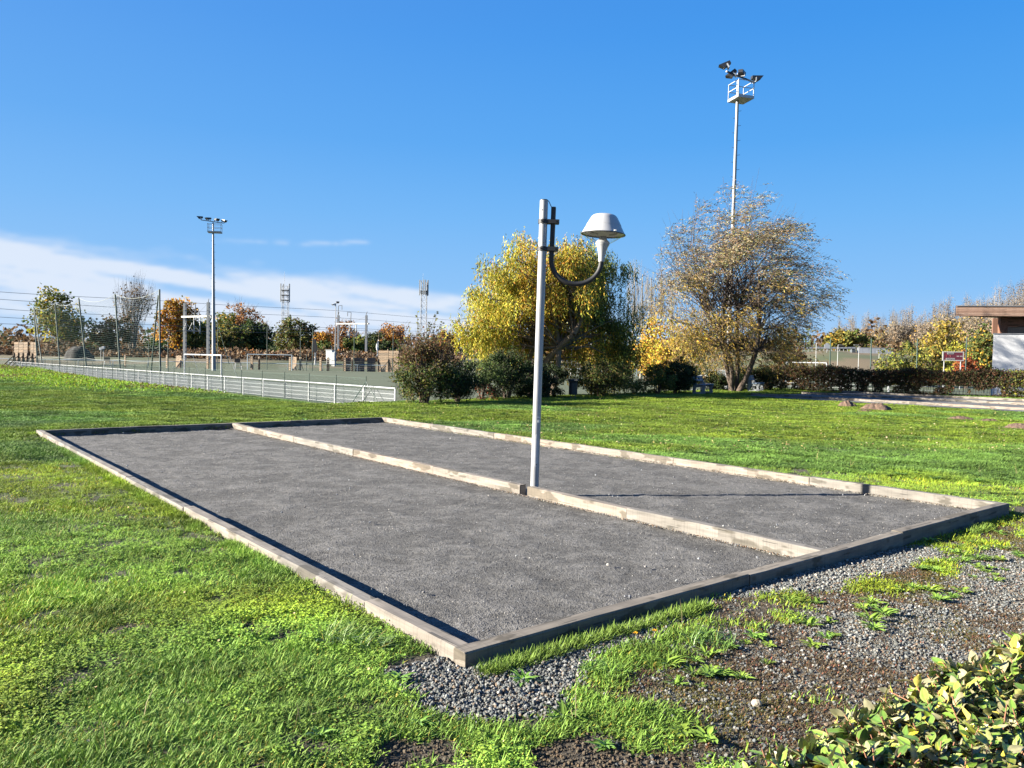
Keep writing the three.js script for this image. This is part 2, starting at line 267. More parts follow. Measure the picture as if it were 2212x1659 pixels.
[[34.55, 'nearest of the three timber edgings across the distant shaded court'], [39.3, 'middle of the three timber edgings across the distant shaded court'], [43.6, 'farthest of the three timber edgings across the distant court, beside the brown hedge']].forEach(([b, l], k) => timberRun(l, laneAt(23.2, b), laneAt(-5, b), [3.2, 3, 3, 3.1, 3, 3, 3, 3.1], 0.13, 0.13, woodMats, 71 + k * 10));

// ---------------------------------------------------------------- the lamp post on the court
const spangle = texture(512, 512, (u, v) => { const a = fbm(u * 24, v * 8, 3, 3, 8), b = noise(u * 90, v * 40, 7, 0); return 0.70 + 0.36 * (a - 0.5) + 0.22 * (b - 0.5); });
const galv = std([0.40, 0.405, 0.415], 0.5, { metalness: 0.35, map: spangle, bumpMap: spangle, bumpScale: 0.0012 });
const darkMetal = std([0.009, 0.009, 0.010], 0.6), blackMetal = std([0.012, 0.012, 0.014], 0.45), screwMat = std([0.03, 0.03, 0.03], 0.4, { metalness: 0.6 });
const enamel = std([0.32, 0.32, 0.325], 0.42), enamelDull = std([0.6, 0.6, 0.58], 0.6);
{
  const L = thing('lamp_post', 'galvanised lamp post with black hook arm and white cone lamp on the court', 'lamp post', [0.298, 0, -9.615]);
  L.rotation.z = R(-0.82);
  const H = 3.62, ax = 0.115;
  const pole = part('pole', new THREE.CylinderGeometry(0.0495, 0.051, H, 40, 1), galv, L); pole.position.y = H / 2;
  const cap = part('pole_cap', new THREE.CylinderGeometry(0.046, 0.0497, 0.012, 32).translate(0, H + 0.004, 0), darkMetal, pole); cap.position.y = -H / 2;
  for (const [y, a] of [[3.5, -0.4], [3.105, 0.25]]) part('bolt', new THREE.CylinderGeometry(0.006, 0.006, 0.006, 10).rotateX(Math.PI / 2).translate(Math.sin(a) * 0.05, y - H / 2, Math.cos(a) * 0.05), screwMat, pole);
  {  // the small access door, a curved plate standing a little proud
    const g = new THREE.CylinderGeometry(0.0525, 0.0525, 0.40, 12, 6, true, -0.42, 1.0), p = g.attributes.position;
    for (let i = 0; i < p.count; i++) { const y = p.getY(i), k = Math.abs(y) > 0.17 ? Math.sqrt(Math.max(0, 1 - ((Math.abs(y) - 0.17) / 0.03) ** 2)) * 0.55 + 0.45 : 1, t = Math.atan2(p.getX(i), p.getZ(i)), m = 0.08 + (t - 0.08) * k; p.setXYZ(i, Math.sin(m) * 0.0525, y, Math.cos(m) * 0.0525); }
    g.computeVertexNormals(); const d = part('access_door', g, std([0.55, 0.56, 0.58], 0.5, { metalness: 0.35, map: spangle, side: THREE.DoubleSide }), L); d.position.y = 0.57;
    part('screw', new THREE.CylinderGeometry(0.007, 0.007, 0.006, 10).rotateX(Math.PI / 2).translate(0.012, -0.17, 0.0535), screwMat, d);
  }
  {  // two painted figures reading up the pole
    const s = (pts) => { const g = []; for (let i = 1; i < pts.length; i++) g.push(box(0.006 + Math.abs(pts[i][0] - pts[i - 1][0]), 0.006 + Math.abs(pts[i][1] - pts[i - 1][1]), 0.002, (pts[i][0] + pts[i - 1][0]) / 2, (pts[i][1] + pts[i - 1][1]) / 2, 0)); return g; };
    const g7 = s([[-0.012, 0.05], [0.014, 0.05], [0.014, 0.032]]), g2 = s([[-0.012, -0.01], [-0.012, 0.014], [0.014, 0.014], [0.014, -0.016], [0.0, -0.016], [0.0, 0.014]]);
    const n = part('painted_number', [...g7, ...g2], std([0.75, 0.75, 0.74], 0.7), L); n.position.set(0.027, 0.93, 0.0435); n.rotation.y = 0.55;
  }
  for (const y of [3.365, 3.035]) {
    const g = [new THREE.CylinderGeometry(0.062, 0.062, 0.05, 32).translate(0, 0, 0), box(ax + 0.1, 0.048, 0.05, 0.085, 0, 0.03), box(ax + 0.1, 0.048, 0.05, 0.085, 0, -0.03), new THREE.CylinderGeometry(0.041, 0.041, 0.049, 24).translate(ax + 0.005, 0, 0)];
    const c = part('clamp', g, darkMetal, L); c.position.y = y;
    for (const x of [-0.022, 0.15]) part('bolt', new THREE.CylinderGeometry(0.008, 0.008, 0.012, 8).rotateX(Math.PI / 2).translate(x, 0, 0.06), blackMetal, c);
  }
  const pts = []; pts.push(V(ax + 0.005, 3.535, 0), V(ax + 0.003, 3.3, 0), V(ax, 3.05, 0), V(ax - 0.002, 2.93, 0));
  for (let k = 0; k <= 14; k++) { const t = Math.PI * (1 - k / 14) * -1; pts.push(V(0.418 + Math.cos(Math.PI - (Math.PI * k) / 14) * 0.304, 2.9 - Math.sin((Math.PI * k) / 14) * 0.28, 0)); }
  pts.push(V(0.7225, 2.93, 0));
  const arm = part('arm', tube(pts, 0.030, 90, 18), darkMetal, L);
  part('arm_cap', new THREE.CylinderGeometry(0.0285, 0.0285, 0.012, 20).translate(ax + 0.005, 3.54, 0), blackMetal, arm);
  part('cable', tube([V(0.01, H - 0.01, 0), V(0.02, H + 0.015, 0), V(0.055, H - 0.005, 0.004), V(0.085, H - 0.06, 0.004), V(ax - 0.018, 3.53, 0.004), V(ax - 0.012, 3.5, 0)], 0.005, 24, 6), blackMetal, L);
  // the luminaire: flared neck, clear bowl, cone shade
  const lamp = new THREE.Group(); lamp.name = 'luminaire'; lamp.position.set(0.7235, 2.9, 0); lamp.rotation.z = R(-2.0); L.add(lamp);
  const lathe = (p, n = 64) => new THREE.LatheGeometry(p.map(([x, y]) => new THREE.Vector2(x, y)), n);
  part('neck', lathe([[0.0, 0], [0.036, 0], [0.0375, 0.004], [0.037, 0.05], [0.044, 0.1], [0.055, 0.14], [0.068, 0.18], [0.082, 0.208], [0.086, 0.218], [0.086, 0.24], [0.078, 0.246], [0.05, 0.275], [0.04, 0.31], [0, 0.31]]), enamel, lamp);
  part('shade', lathe([[0.258, 0.335], [0.264, 0.338], [0.265, 0.343], [0.258, 0.352], [0.210, 0.44], [0.213, 0.443], [0.162, 0.535], [0.150, 0.552], [0.132, 0.566], [0.10, 0.576], [0.05, 0.58], [0, 0.581]], 96), enamel, lamp);
  part('shade_rim', new THREE.TorusGeometry(0.2655, 0.0065, 10, 96).rotateX(Math.PI / 2).translate(0, 0.334, 0), std([0.04, 0.04, 0.042], 0.5), lamp);
  part('reflector', lathe([[0.255, 0.345], [0.17, 0.372], [0.10, 0.392], [0.0, 0.40]], 64), std([0.55, 0.52, 0.44], 0.55, { side: THREE.DoubleSide }), lamp);
  part('bowl', lathe([[0.088, 0.222], [0.125, 0.246], [0.19, 0.288], [0.258, 0.333]], 72), phys({ color: 0xffffff, transmission: 1, thickness: 0, roughness: 0.08, ior: 1.45, side: THREE.DoubleSide }), lamp);
  part('latch', new RoundedBoxGeometry(0.03, 0.018, 0.014, 2, 0.004).translate(0.115, 0.353, 0.238), enamelDull, lamp);
  for (const s of [-1, 1]) part('gear_tray', new RoundedBoxGeometry(0.1, 0.012, 0.07, 2, 0.004).rotateZ(s * 0.25).translate(s * 0.115, 0.332, 0.05), std([0.2, 0.19, 0.17], 0.6), lamp);
}

// ---------------------------------------------------------------- trees, bushes and hedges
const barkMat = (rgb) => std(rgb, 0.95, { bumpMap: soilTile, bumpScale: 0.02 });
const barkBrown = barkMat([0.085, 0.062, 0.045]), barkGrey = barkMat([0.2, 0.185, 0.165]), barkPale = barkMat([0.17, 0.155, 0.14]), barkDark = barkMat([0.04, 0.032, 0.026]);
function limb(geos, a, b, r0, r1, r, bend = 0.12, n = 5, seg = 6) {       // a crooked, tapering limb; returns its points
  const d = b.clone().sub(a), L = d.length(), s1 = crossed(d.clone().normalize(), r), pts = [], k1 = (r() - 0.5) * bend * L, k2 = (r() - 0.5) * bend * L, s2 = s1.clone().cross(d).normalize();
  for (let k = 0; k <= n; k++) { const t = k / n; pts.push(a.clone().addScaledVector(d, t).addScaledVector(s1, Math.sin(t * Math.PI) * k1).addScaledVector(s2, Math.sin(t * 2 * Math.PI) * k2).add(V(0, Math.sin(t * Math.PI) * L * 0.05, 0))); }
  for (let k = 0; k < n; k++) geos.push(rod(pts[k], pts[k + 1], lerp(r0, r1, k / n), lerp(r0, r1, (k + 1) / n), seg, true));
  return pts;
}
// o: h, trunkR, stems, lean, lobes [[x,y,z,rx,ry,rz]...], clusters, per, leaf [L,W], colour(p, r), hang, spread, upright
function tree(name, label, category, pos, o, group) {
  const t = thing(name, label, category, pos, 0, group), r = rng(o.seed), wood = [], lv = new Leaves();
  const total = o.lobes.reduce((s, l) => s + l[3] * l[4] * l[5], 0), cl = [];
  for (const l of o.lobes) { const n = Math.max(2, Math.round((o.clusters * l[3] * l[4] * l[5]) / total)); for (let k = 0; k < n; k++) { const d = dirOn(r), q = Math.pow(r(), o.shell ?? 0.45); cl.push(V(l[0] + d.x * l[3] * q, l[1] + d.y * l[4] * q, l[2] + d.z * l[5] * q)); } }
  const stems = []; for (let s = 0; s < (o.stems ?? 1); s++) { const ang = (s / (o.stems ?? 1)) * 6.28 + r(), q = (o.stems ?? 1) > 1 ? (o.spread ?? 0.12) * o.h : 0; stems.push(limb(wood, V(Math.cos(ang) * q * 0.15, -0.15, Math.sin(ang) * q * 0.15), V(Math.cos(ang) * q + (o.lean ?? 0), o.h * (o.fork ?? 0.62), Math.sin(ang) * q), o.trunkR * (s ? 0.8 : 1), o.trunkR * 0.4, r, o.bend ?? 0.12, 6, 8)); }
  for (const c of cl) {
    const st = stems[Math.floor(r() * stems.length)], k = clamp(Math.floor((c.y / (o.h * (o.fork ?? 0.62))) * 6 * (o.upright ? 0.3 : 0.62)), 0, 6), from = st[Math.min(6, Math.max(o.low ?? 1, k))];
    const pts = limb(wood, from, c, o.trunkR * (o.limbR ?? 0.28), o.trunkR * 0.05, r, 0.22, 4, 4), size = (o.clump ?? 0.09) * o.h * (0.7 + 0.6 * r()), tone = 0.8 + 0.4 * r(), out = c.clone().sub(V(0, o.h * 0.35, 0)).normalize();
    if (o.twigs) for (let k = 0; k < o.twigs; k++) { const d = dirOn(r).multiplyScalar(0.55).add(out).add(V(o.wind ?? 0, o.upright ? 1.6 : 0.4, 0)).normalize(); const e = c.clone().addScaledVector(d, size * (0.7 + 1.1 * r())); wood.push(rod(r() < 0.5 ? pts[3] : c, e, o.twigR ?? 0.02, (o.twigR ?? 0.02) * 0.4, 3, true)); }
    const per = Math.round(o.per * (0.6 + 0.8 * r()));
    for (let k = 0; k < per; k++) {
      const d = dirOn(r), q = Math.pow(r(), 0.55) * size, p = c.clone().add(V(d.x * q, d.y * q * 0.8, d.z * q));
      if (o.hang) {                                                   // strands of narrow leaves
        const n = 4 + Math.floor(r() * 8), step = o.leaf[0] * 0.55, s = V((o.wind ?? 0) * (0.6 + r()) + (r() - 0.5) * 0.5, -1 * o.hang, (r() - 0.5) * 0.5).addScaledVector(out, 0.5 * (1 - o.hang)).normalize(), w = p.clone();
        for (let m = 0; m < n; m++) { w.addScaledVector(s, step); s.add(V((r() - 0.5) * 0.4, -0.12 * o.hang, (r() - 0.5) * 0.4)).normalize(); const ld = dirOn(r).multiplyScalar(0.8).add(s).normalize(), col = vary(o.colour(w, r), r, 0.28).map((x) => x * tone); lv.add(w, ld, crossed(ld, r), o.leaf[0] * (0.7 + 0.6 * r()), o.leaf[1] * (0.8 + 0.4 * r()), col); }
      } else { const ld = dirOn(r).add(V((o.wind ?? 0), o.droop ?? -0.2, 0)).normalize(), col = vary(o.colour(p, r), r, 0.28).map((x) => x * tone); lv.add(p, ld, crossed(ld, r), o.leaf[0] * (0.7 + 0.6 * r()), o.leaf[1] * (0.7 + 0.6 * r()), col); }
    }
  }
  part('trunk', wood, o.bark ?? barkBrown, t);
  const g = lv.geometry(); g.computeBoundingBox(); part('crown', g, o.dry ? dryLeafMat : leafMat, t);
  return t;
}
const mix = (...list) => (p, r) => pick(list, r);
const C = {   // base colours of leaves
  yellow: [0.50, 0.41, 0.045], gold: [0.46, 0.28, 0.035], orange: [0.38, 0.165, 0.024], rust: [0.17, 0.07, 0.022], brown: [0.10, 0.06, 0.028], olive: [0.145, 0.135, 0.028], lime: [0.26, 0.27, 0.03], green: [0.075, 0.115, 0.024], dark: [0.022, 0.034, 0.010], tan: [0.20, 0.15, 0.095], silver: [0.27, 0.26, 0.17], red: [0.26, 0.05, 0.02], dkgreen: [0.034, 0.056, 0.014],
};
const w = (c, k) => [...c, k];
function treeAt(px, base, top, depth, name, label, cat, o, group) {       // base and top: rows of the photograph
  const p = at(px, base, depth), y0 = ground(p.x, p.z), q = at(px, top, depth), h = q.y - y0; p.y = y0; return tree(name, label, cat, p, { ...o, h, lobes: o.lobes(h) }, group);
}
const round = (rx, lo = 0.2, dz = 1) => (h) => [[0, h * (0.5 + lo / 2), 0, rx, h * (0.5 - lo / 2), rx * dz]];

// the two willows behind the lawn
treeAt(1185, 836, 482, 36.5, 'willow_tree', 'broad weeping willow with yellow leaves behind the lamp post', 'tree', {
  seed: 5, trunkR: 0.2, limbR: 0.2, stems: 4, spread: 0.17, fork: 0.55, clusters: 260, per: 46, leaf: [0.16, 0.05], hang: 0.85, clump: 0.088, low: 3, bend: 0.45, bark: barkMat([0.14, 0.105, 0.075]), shell: 0.62,
  lobes: (h) => [[-2.0, h * 0.66, 0, 2.1, h * 0.25, 3.0], [-0.9, h * 0.84, 0, 1.2, h * 0.16, 2], [0.7, h * 0.72, -0.4, 2.0, h * 0.22, 3.2], [2.5, h * 0.62, -3.6, 2.1, h * 0.29, 2.8], [-2.9, h * 0.43, 0.3, 1.55, h * 0.27, 2.2], [3.4, h * 0.38, -3.4, 1.4, h * 0.3, 2.4], [2.0, h * 0.86, -2.6, 1.6, h * 0.14, 2.2], [0, h * 0.56, -0.8, 2.8, h * 0.18, 2.6], [-0.9, h * 0.34, -1.6, 1.5, h * 0.18, 1.6], [1.3, h * 0.36, -1.8, 1.3, h * 0.18, 1.6]],
  colour: (p, r) => p.x > 2.6 - r() * 2.0 + (p.y < 3.5 ? 1.2 : 0) ? pick([w(C.green, 4), w(C.olive, 4), w(C.lime, 2), w(C.dkgreen, 2)], r) : pick([w(C.yellow, p.x < -1.5 ? 3.5 : 2.6), w(C.lime, p.x < -1.5 ? 6 : 3), w(C.gold, p.x < -1.5 ? 1.2 : 3), w(C.orange, p.x < -1.5 ? 0.3 : 1.2), w(C.olive, 1.6)], r),
});
treeAt(1586, 843, 398, 45, 'willow_tree', 'tall sparse willow with silvery tan leaves between the two benches', 'tree', {
  seed: 9, trunkR: 0.17, limbR: 0.16, stems: 4, spread: 0.12, fork: 0.55, clusters: 300, per: 26, leaf: [0.17, 0.038], hang: 0.25, wind: 0.42, clump: 0.075, low: 2, bend: 0.25, twigs: 3, twigR: 0.009, bark: barkMat([0.075, 0.055, 0.042]), shell: 0.5, dry: true,
  lobes: (h) => [[-0.2, h * 0.66, 0, 3.7, h * 0.30, 4.2], [-2.9, h * 0.55, 0, 2.3, h * 0.26, 3.4], [2.3, h * 0.54, 0, 2.5, h * 0.28, 3.6], [-1.8, h * 0.28, 0.5, 3.1, h * 0.19, 3.2], [1.8, h * 0.26, 0, 2.5, h * 0.18, 3], [4.1, h * 0.45, 0, 1.1, h * 0.12, 1.6], [3.2, h * 0.33, 0, 1.2, h * 0.12, 1.6]],
  colour: (p, r) => p.y < 6.5 - r() * 2 ? pick([w([0.32, 0.21, 0.04], 3.4), w([0.18, 0.16, 0.035], 3), w([0.34, 0.25, 0.05], 1.2), w([0.22, 0.155, 0.085], 2.4), w([0.14, 0.085, 0.04], 2)], r) : pick([w([0.27, 0.25, 0.16], 2.2), w([0.23, 0.155, 0.095], 3.4), w([0.18, 0.155, 0.045], 2.8), w([0.13, 0.085, 0.05], 2.2), w(C.dkgreen, 1)], r),
});
treeAt(1450, 805, 662, 74, 'golden_tree', 'low golden yellow tree behind the left side of the sparse willow', 'tree', { seed: 14, trunkR: 0.2, stems: 3, clusters: 60, per: 60, leaf: [0.3, 0.17], clump: 0.16, lobes: (h) => [[-0.8, h * 0.5, 0, 3, h * 0.42, 2.5], [2, h * 0.42, 0, 2.4, h * 0.36, 2.4]], colour: mix(w(C.yellow, 3), w(C.gold, 4), w(C.orange, 1), w(C.lime, 1)) });

// the bushes in a row before the willows
const bushes = [
  [915, 874, 703, 28.3, 'brown_bush', 'large brown green bush at the end of the white barrier', { seed: 21, trunkR: 0.06, stems: 7, spread: 0.22, clusters: 120, per: 81, leaf: [0.085, 0.055], clump: 0.13, fork: 0.7, twigs: 5, twigR: 0.006, bark: barkBrown, lobes: (h) => [[0, h * 0.36, 0, 1.02, h * 0.36, 1], [0.1, h * 0.68, 0, 0.85, h * 0.26, 0.8]], colour: (p, r) => p.y > 1.75 - r() * 0.5 ? pick([w(C.rust, 1.5), w(C.brown, 4), w(C.olive, 2), w(C.tan, 0.8)], r) : pick([w(C.olive, 3), w(C.green, 3), w(C.brown, 1), w(C.dkgreen, 3)], r) }],
  [985, 873, 762, 29.5, 'dark_bush', 'dark low bush touching the right side of the large brown bush', { seed: 22, trunkR: 0.05, stems: 6, spread: 0.2, clusters: 60, per: 116, leaf: [0.08, 0.05], clump: 0.16, lobes: (h) => [[0, h * 0.48, 0, 0.75, h * 0.48, 0.7]], colour: mix(w(C.dark, 4), w(C.dkgreen, 3), w(C.green, 0.6)) }],
  [1040, 871, 778, 31, 'red_bush', 'low bush with dark red leaves at its foot', { seed: 23, trunkR: 0.04, stems: 6, spread: 0.2, clusters: 40, per: 93, leaf: [0.08, 0.05], clump: 0.16, lobes: (h) => [[0, h * 0.48, 0, 0.75, h * 0.48, 0.7]], colour: (p, r) => p.y < 0.7 ? pick([w(C.red, 1), w(C.brown, 2), w(C.dark, 2)], r) : pick([w(C.green, 2), w(C.dkgreen, 3)], r) }],
  [1148, 866, 784, 33.2, 'dark_bush', 'low dark bush filling the gap left of the lamp post', { seed: 34, trunkR: 0.05, stems: 6, spread: 0.2, clusters: 60, per: 115, leaf: [0.08, 0.05], clump: 0.16, shell: 0.35, lobes: (h) => [[0, h * 0.48, 0, 0.95, h * 0.48, 0.8]], colour: mix(w(C.dark, 4), w(C.dkgreen, 2), w(C.brown, 0.6)) }],
  [1094, 869, 752, 32.5, 'dark_bush', 'dark green bush with a few upright shoots, left of the lamp post', { seed: 24, trunkR: 0.05, stems: 7, spread: 0.2, clusters: 80, per: 116, leaf: [0.085, 0.05], clump: 0.15, twigs: 2, twigR: 0.006, lobes: (h) => [[0, h * 0.46, 0, 1.05, h * 0.46, 0.9], [-0.2, h * 0.75, 0, 0.5, h * 0.22, 0.5]], colour: mix(w(C.dark, 3), w(C.dkgreen, 4), w(C.green, 1)) }],
  [1181, 863, 778, 34.4, 'dark_bush', 'round dark clipped bush directly behind the lamp post and left of the bin', { seed: 25, trunkR: 0.05, stems: 6, spread: 0.2, clusters: 75, per: 140, leaf: [0.07, 0.045], clump: 0.14, shell: 0.3, lobes: (h) => [[-0.55, h * 0.45, 0, 0.75, h * 0.44, 0.8], [0.1, h * 0.49, 0, 0.68, h * 0.48, 0.8]], colour: mix(w(C.dark, 4), w(C.dkgreen, 2)) }],
  [1297, 857, 760, 36, 'olive_bush', 'loose olive bush under the hanging willow, right of the bin', { seed: 26, trunkR: 0.05, stems: 7, spread: 0.25, clusters: 85, per: 96, leaf: [0.11, 0.05], clump: 0.15, lobes: (h) => [[-0.2, h * 0.42, 0, 1.05, h * 0.42, 0.9], [0.5, h * 0.38, 0, 0.9, h * 0.36, 0.8]], colour: mix(w(C.olive, 4), w(C.green, 3), w(C.dkgreen, 2), w(C.brown, 1)) }],
  [1372, 852, 800, 38, 'orange_bush', 'small thin bush with a few bright orange leaves', { seed: 27, trunkR: 0.03, stems: 6, spread: 0.25, clusters: 30, per: 53, leaf: [0.09, 0.05], clump: 0.2, twigs: 2, twigR: 0.006, lobes: (h) => [[0, h * 0.46, 0, 0.75, h * 0.46, 0.7]], colour: (p, r) => p.y > 0.75 ? pick([w(C.orange, 3), w(C.gold, 1.5), w(C.brown, 1)], r) : pick([w(C.olive, 2), w(C.green, 2), w(C.brown, 1)], r) }],
  [1420, 851, 786, 39.5, 'green_bush', 'light green bush beside the dark bush left of the benches', { seed: 28, trunkR: 0.04, stems: 6, spread: 0.2, clusters: 50, per: 93, leaf: [0.09, 0.055], clump: 0.16, lobes: (h) => [[0, h * 0.48, 0, 0.75, h * 0.48, 0.7]], colour: mix(w(C.olive, 3), w(C.green, 4), w(C.dkgreen, 1)) }],
  [1461, 850, 769, 40.5, 'dark_bush', 'rounded very dark bush just left of the benches', { seed: 29, trunkR: 0.05, stems: 6, spread: 0.2, clusters: 75, per: 140, leaf: [0.085, 0.05], clump: 0.14, shell: 0.3, lobes: (h) => [[0, h * 0.48, 0, 0.8, h * 0.48, 1.0]], colour: mix(w(C.dark, 5), w(C.dkgreen, 2)) }],
  [1545, 838, 788, 47, 'green_bush', 'clipped dark green bush behind the left bench', { seed: 30, trunkR: 0.05, stems: 6, spread: 0.3, clusters: 80, per: 108, leaf: [0.1, 0.06], clump: 0.16, lobes: (h) => [[-0.7, h * 0.46, 0, 1.2, h * 0.46, 0.7], [0.8, h * 0.46, 0, 1.2, h * 0.48, 0.7]], colour: mix(w(C.dark, 3), w(C.dkgreen, 4), w(C.green, 1)) }],
];
for (const [px, base, top, depth, name, label, o] of bushes) treeAt(px, base, top, depth, name, label, 'bush', { ...o, lobes: (h) => o.lobes(h).map(([x, y, z, rx, ry, rz]) => [x * 1.05, y, z, rx * 1.22, ry, rz * 1.25]) });
{   // long bare shoots standing out of the big brown bush
  const b = scene.getObjectByName('brown_bush'), g = [], lv = new Leaves(), r = rng(33);
  for (const [x, h] of [[-0.62, 2.92], [-0.3, 3.3], [-0.26, 2.9], [0.16, 2.9], [0.37, 3.35], [0.62, 2.95]]) { const a = V(x * 0.7, 2.0, (r() - 0.5) * 0.4), e = V(x + 0.04, h, a.z); g.push(rod(a, e, 0.011, 0.004, 5)); for (let t = 0.45; t < 1.02; t += 0.05) { const p = a.clone().lerp(e, t), d = dirOn(r, 0.5); lv.add(p, d, crossed(d, r), 0.1, 0.07, vary(C.olive, r)); } }
  part('shoot', g, barkBrown, b); part('shoot_leaves', lv.geometry(), leafMat, b);
}
// hedges: a body of leaves on upright stems, thin near the ground
function hedge(name, label, a, b, h, wdt, n, leaf, colour, seed, see = 0.35) {
  const t = thing(name, label, 'hedge', a), r = rng(seed), lv = new Leaves(), g = [], d = b.clone().sub(a); d.y = 0; const L = d.length(), u = d.clone().normalize(), s = V(-u.z, 0, u.x);
  for (let k = 0; k < n; k++) {
    const x = r() * L, top = h * (0.92 + 0.26 * (fbm(x * 0.8, 3, seed, 3) - 0.5) + 0.14 * r() * r()), q = r(), y = top * (r() < see ? q : Math.pow(q, 0.6)), c = (r() - 0.5) * wdt * (0.75 + 0.5 * noise(x * 1.2, y * 1.5, seed));
    if (y < h * 0.42 && noise(x * 2.2, y * 3, seed + 3) > 0.62) continue;
    const p = u.clone().multiplyScalar(x).addScaledVector(s, c).add(V(0, y, 0)), e = dirOn(r).add(V(0, 0.1, 0)).normalize(); lv.add(p, e, crossed(e, r), leaf * (0.7 + 0.6 * r()), leaf * 0.6 * (0.8 + 0.4 * r()), vary(colour(p, r, x / L), r, 0.3));
  }
  for (let x = 0.2; x < L; x += 0.16) { const q = (r() - 0.5) * wdt * 0.5, p = u.clone().multiplyScalar(x).addScaledVector(s, q); for (let k = 0; k < 2; k++) g.push(rod(p, p.clone().add(V((r() - 0.5) * 0.5, h * (0.6 + 0.45 * r()), (r() - 0.5) * 0.4)), 0.012, 0.005, 4, true)); }
  part('stem', g, barkDark, t); part('foliage', lv.geometry(), leafMat, t); return t;
}
hedge('beech_hedge', 'long dark brown hedge with thin foot behind the distant court', HL.clone().setY(-0.05), HR.clone().add(V((HR.x - HL.x) * 0.35, -0.05, (HR.z - HL.z) * 0.35)), 1.56, 1.0, 62000, 0.105, (p, r, t) => t > 0.66 + r() * 0.12 ? pick([w(C.olive, 4), w(C.lime, 1), w(C.green, 2), w(C.brown, 1)], r) : pick([w([0.10, 0.042, 0.018], 2.2), w([0.06, 0.036, 0.018], 4), w(C.dkgreen, 2), w([0.075, 0.066, 0.018], 1)], r), 41);
hedge('green_hedge', 'dark green clipped hedge behind the right bench', onGround(1588, 842).setY(-0.1), onGround(1668, 843).setY(-0.1), 1.5, 0.9, 7000, 0.1, mix(w(C.dark, 3), w(C.dkgreen, 3), w(C.brown, 1)), 43);

// ---------------------------------------------------------------- trees beyond the field
const far = (px, base, top, d0, name, label, o, group) => { const k = px < 900 && d0 > 125 && d0 < 210 ? 1.3 : 1, depth = d0 * k, lf = o.lobes; if (k > 1) o = { ...o, leaf: (o.leaf ?? [0.5, 0.34]).map((v) => v * k), lobes: (h) => lf(h).map(([x, y, z, rx, ry, rz]) => [x * k, y, z, rx * k, ry, rz * k]) }; return treeAt(px, base, top, depth, name, label, 'tree', { clump: 0.12, leaf: [0.5, 0.34], per: 34, clusters: 70, trunkR: 0.22, ...o }, group); };
far(124, 760, 617, 128, 'maple_tree', 'tall olive green tree at the far left behind the ball net', { seed: 61, clusters: 95, lobes: (h) => [[0, h * 0.46, 0, 4.4, h * 0.27, 4], [-1.4, h * 0.62, 0, 3.2, h * 0.22, 3], [0.3, h * 0.82, 0, 2.2, h * 0.17, 2], [2.6, h * 0.4, 0, 3, h * 0.2, 3]], colour: (p, r) => p.x < -2 && p.y < 5 ? pick([w(C.yellow, 2), w(C.lime, 2), w(C.olive, 2)], r) : pick([w(C.olive, 5), w(C.lime, 1.2), w(C.green, 2), w(C.gold, 0.8)], r) });
far(285, 756, 604, 135, 'bare_tree', 'bare pale grey tree with many upright stems behind the ball net', { seed: 62, trunkR: 0.2, stems: 9, spread: 0.13, fork: 0.75, upright: true, clusters: 110, per: 5, twigs: 6, twigR: 0.018, limbR: 0.12, bark: barkPale, leaf: [0.4, 0.25], dry: true, lobes: (h) => [[0.4, h * 0.68, 0, 3.3, h * 0.3, 3]], colour: mix(w(C.tan, 4), w(C.brown, 1)) });
far(240, 757, 665, 132, 'brown_tree', 'low brown leaved tree at the foot of the bare grey tree', { seed: 63, stems: 3, clusters: 60, lobes: (h) => [[0, h * 0.5, 0, 3.2, h * 0.42, 3], [-2, h * 0.36, 0, 2, h * 0.25, 2]], colour: mix(w(C.brown, 4), w(C.tan, 2), w(C.olive, 1.5), w(C.rust, 1)) });
far(388, 767, 640, 140, 'orange_tree', 'orange tree behind the left railway gantry', { seed: 64, clusters: 110, per: 40, lobes: (h) => [[0, h * 0.45, 0, 4, h * 0.4, 3.5], [-0.3, h * 0.75, 0, 2.5, h * 0.24, 2.4]], colour: mix(w(C.orange, 3), w(C.gold, 4), w(C.rust, 1.6), w(C.olive, 1)) });
far(425, 768, 690, 138, 'green_tree', 'green tree leaning on the orange tree left of the small goal', { seed: 65, lobes: round(2.6, 0), colour: mix(w(C.olive, 4), w(C.green, 3)) });
far(482, 770, 672, 152, 'olive_tree', 'olive tree right of the tall thin floodlight mast', { seed: 66, lobes: round(4.2, 0), clusters: 100, colour: mix(w(C.olive, 4), w(C.green, 3), w(C.gold, 0.7)) });
far(517, 770, 657, 175, 'rust_tree', 'thin rust orange treetop above the dark green trees', { seed: 67, lobes: round(4.2, 0.3), twigs: 3, twigR: 0.04, per: 24, colour: mix(w(C.orange, 3), w(C.rust, 3), w(C.tan, 2)) });
far(545, 772, 689, 150, 'dark_tree', 'dark green dense tree left of the lattice phone mast', { seed: 68, lobes: (h) => [[0, h * 0.48, 0, 3.4, h * 0.47, 3]], clusters: 110, per: 44, colour: mix(w(C.dkgreen, 4), w(C.dark, 2), w(C.green, 2)) });
far(500, 772, 700, 146, 'olive_tree', 'broad low olive tree before the dark green one', { seed: 69, lobes: round(3.8, -0.1), clusters: 80, colour: mix(w(C.olive, 5), w(C.green, 2), w(C.brown, 1)) });
far(566, 772, 692, 190, 'rust_tree', 'small reddish bare tree between dark tree and phone mast', { seed: 70, lobes: round(2.2, 0.2), twigs: 4, per: 10, colour: mix(w(C.rust, 2), w(C.tan, 2)) });
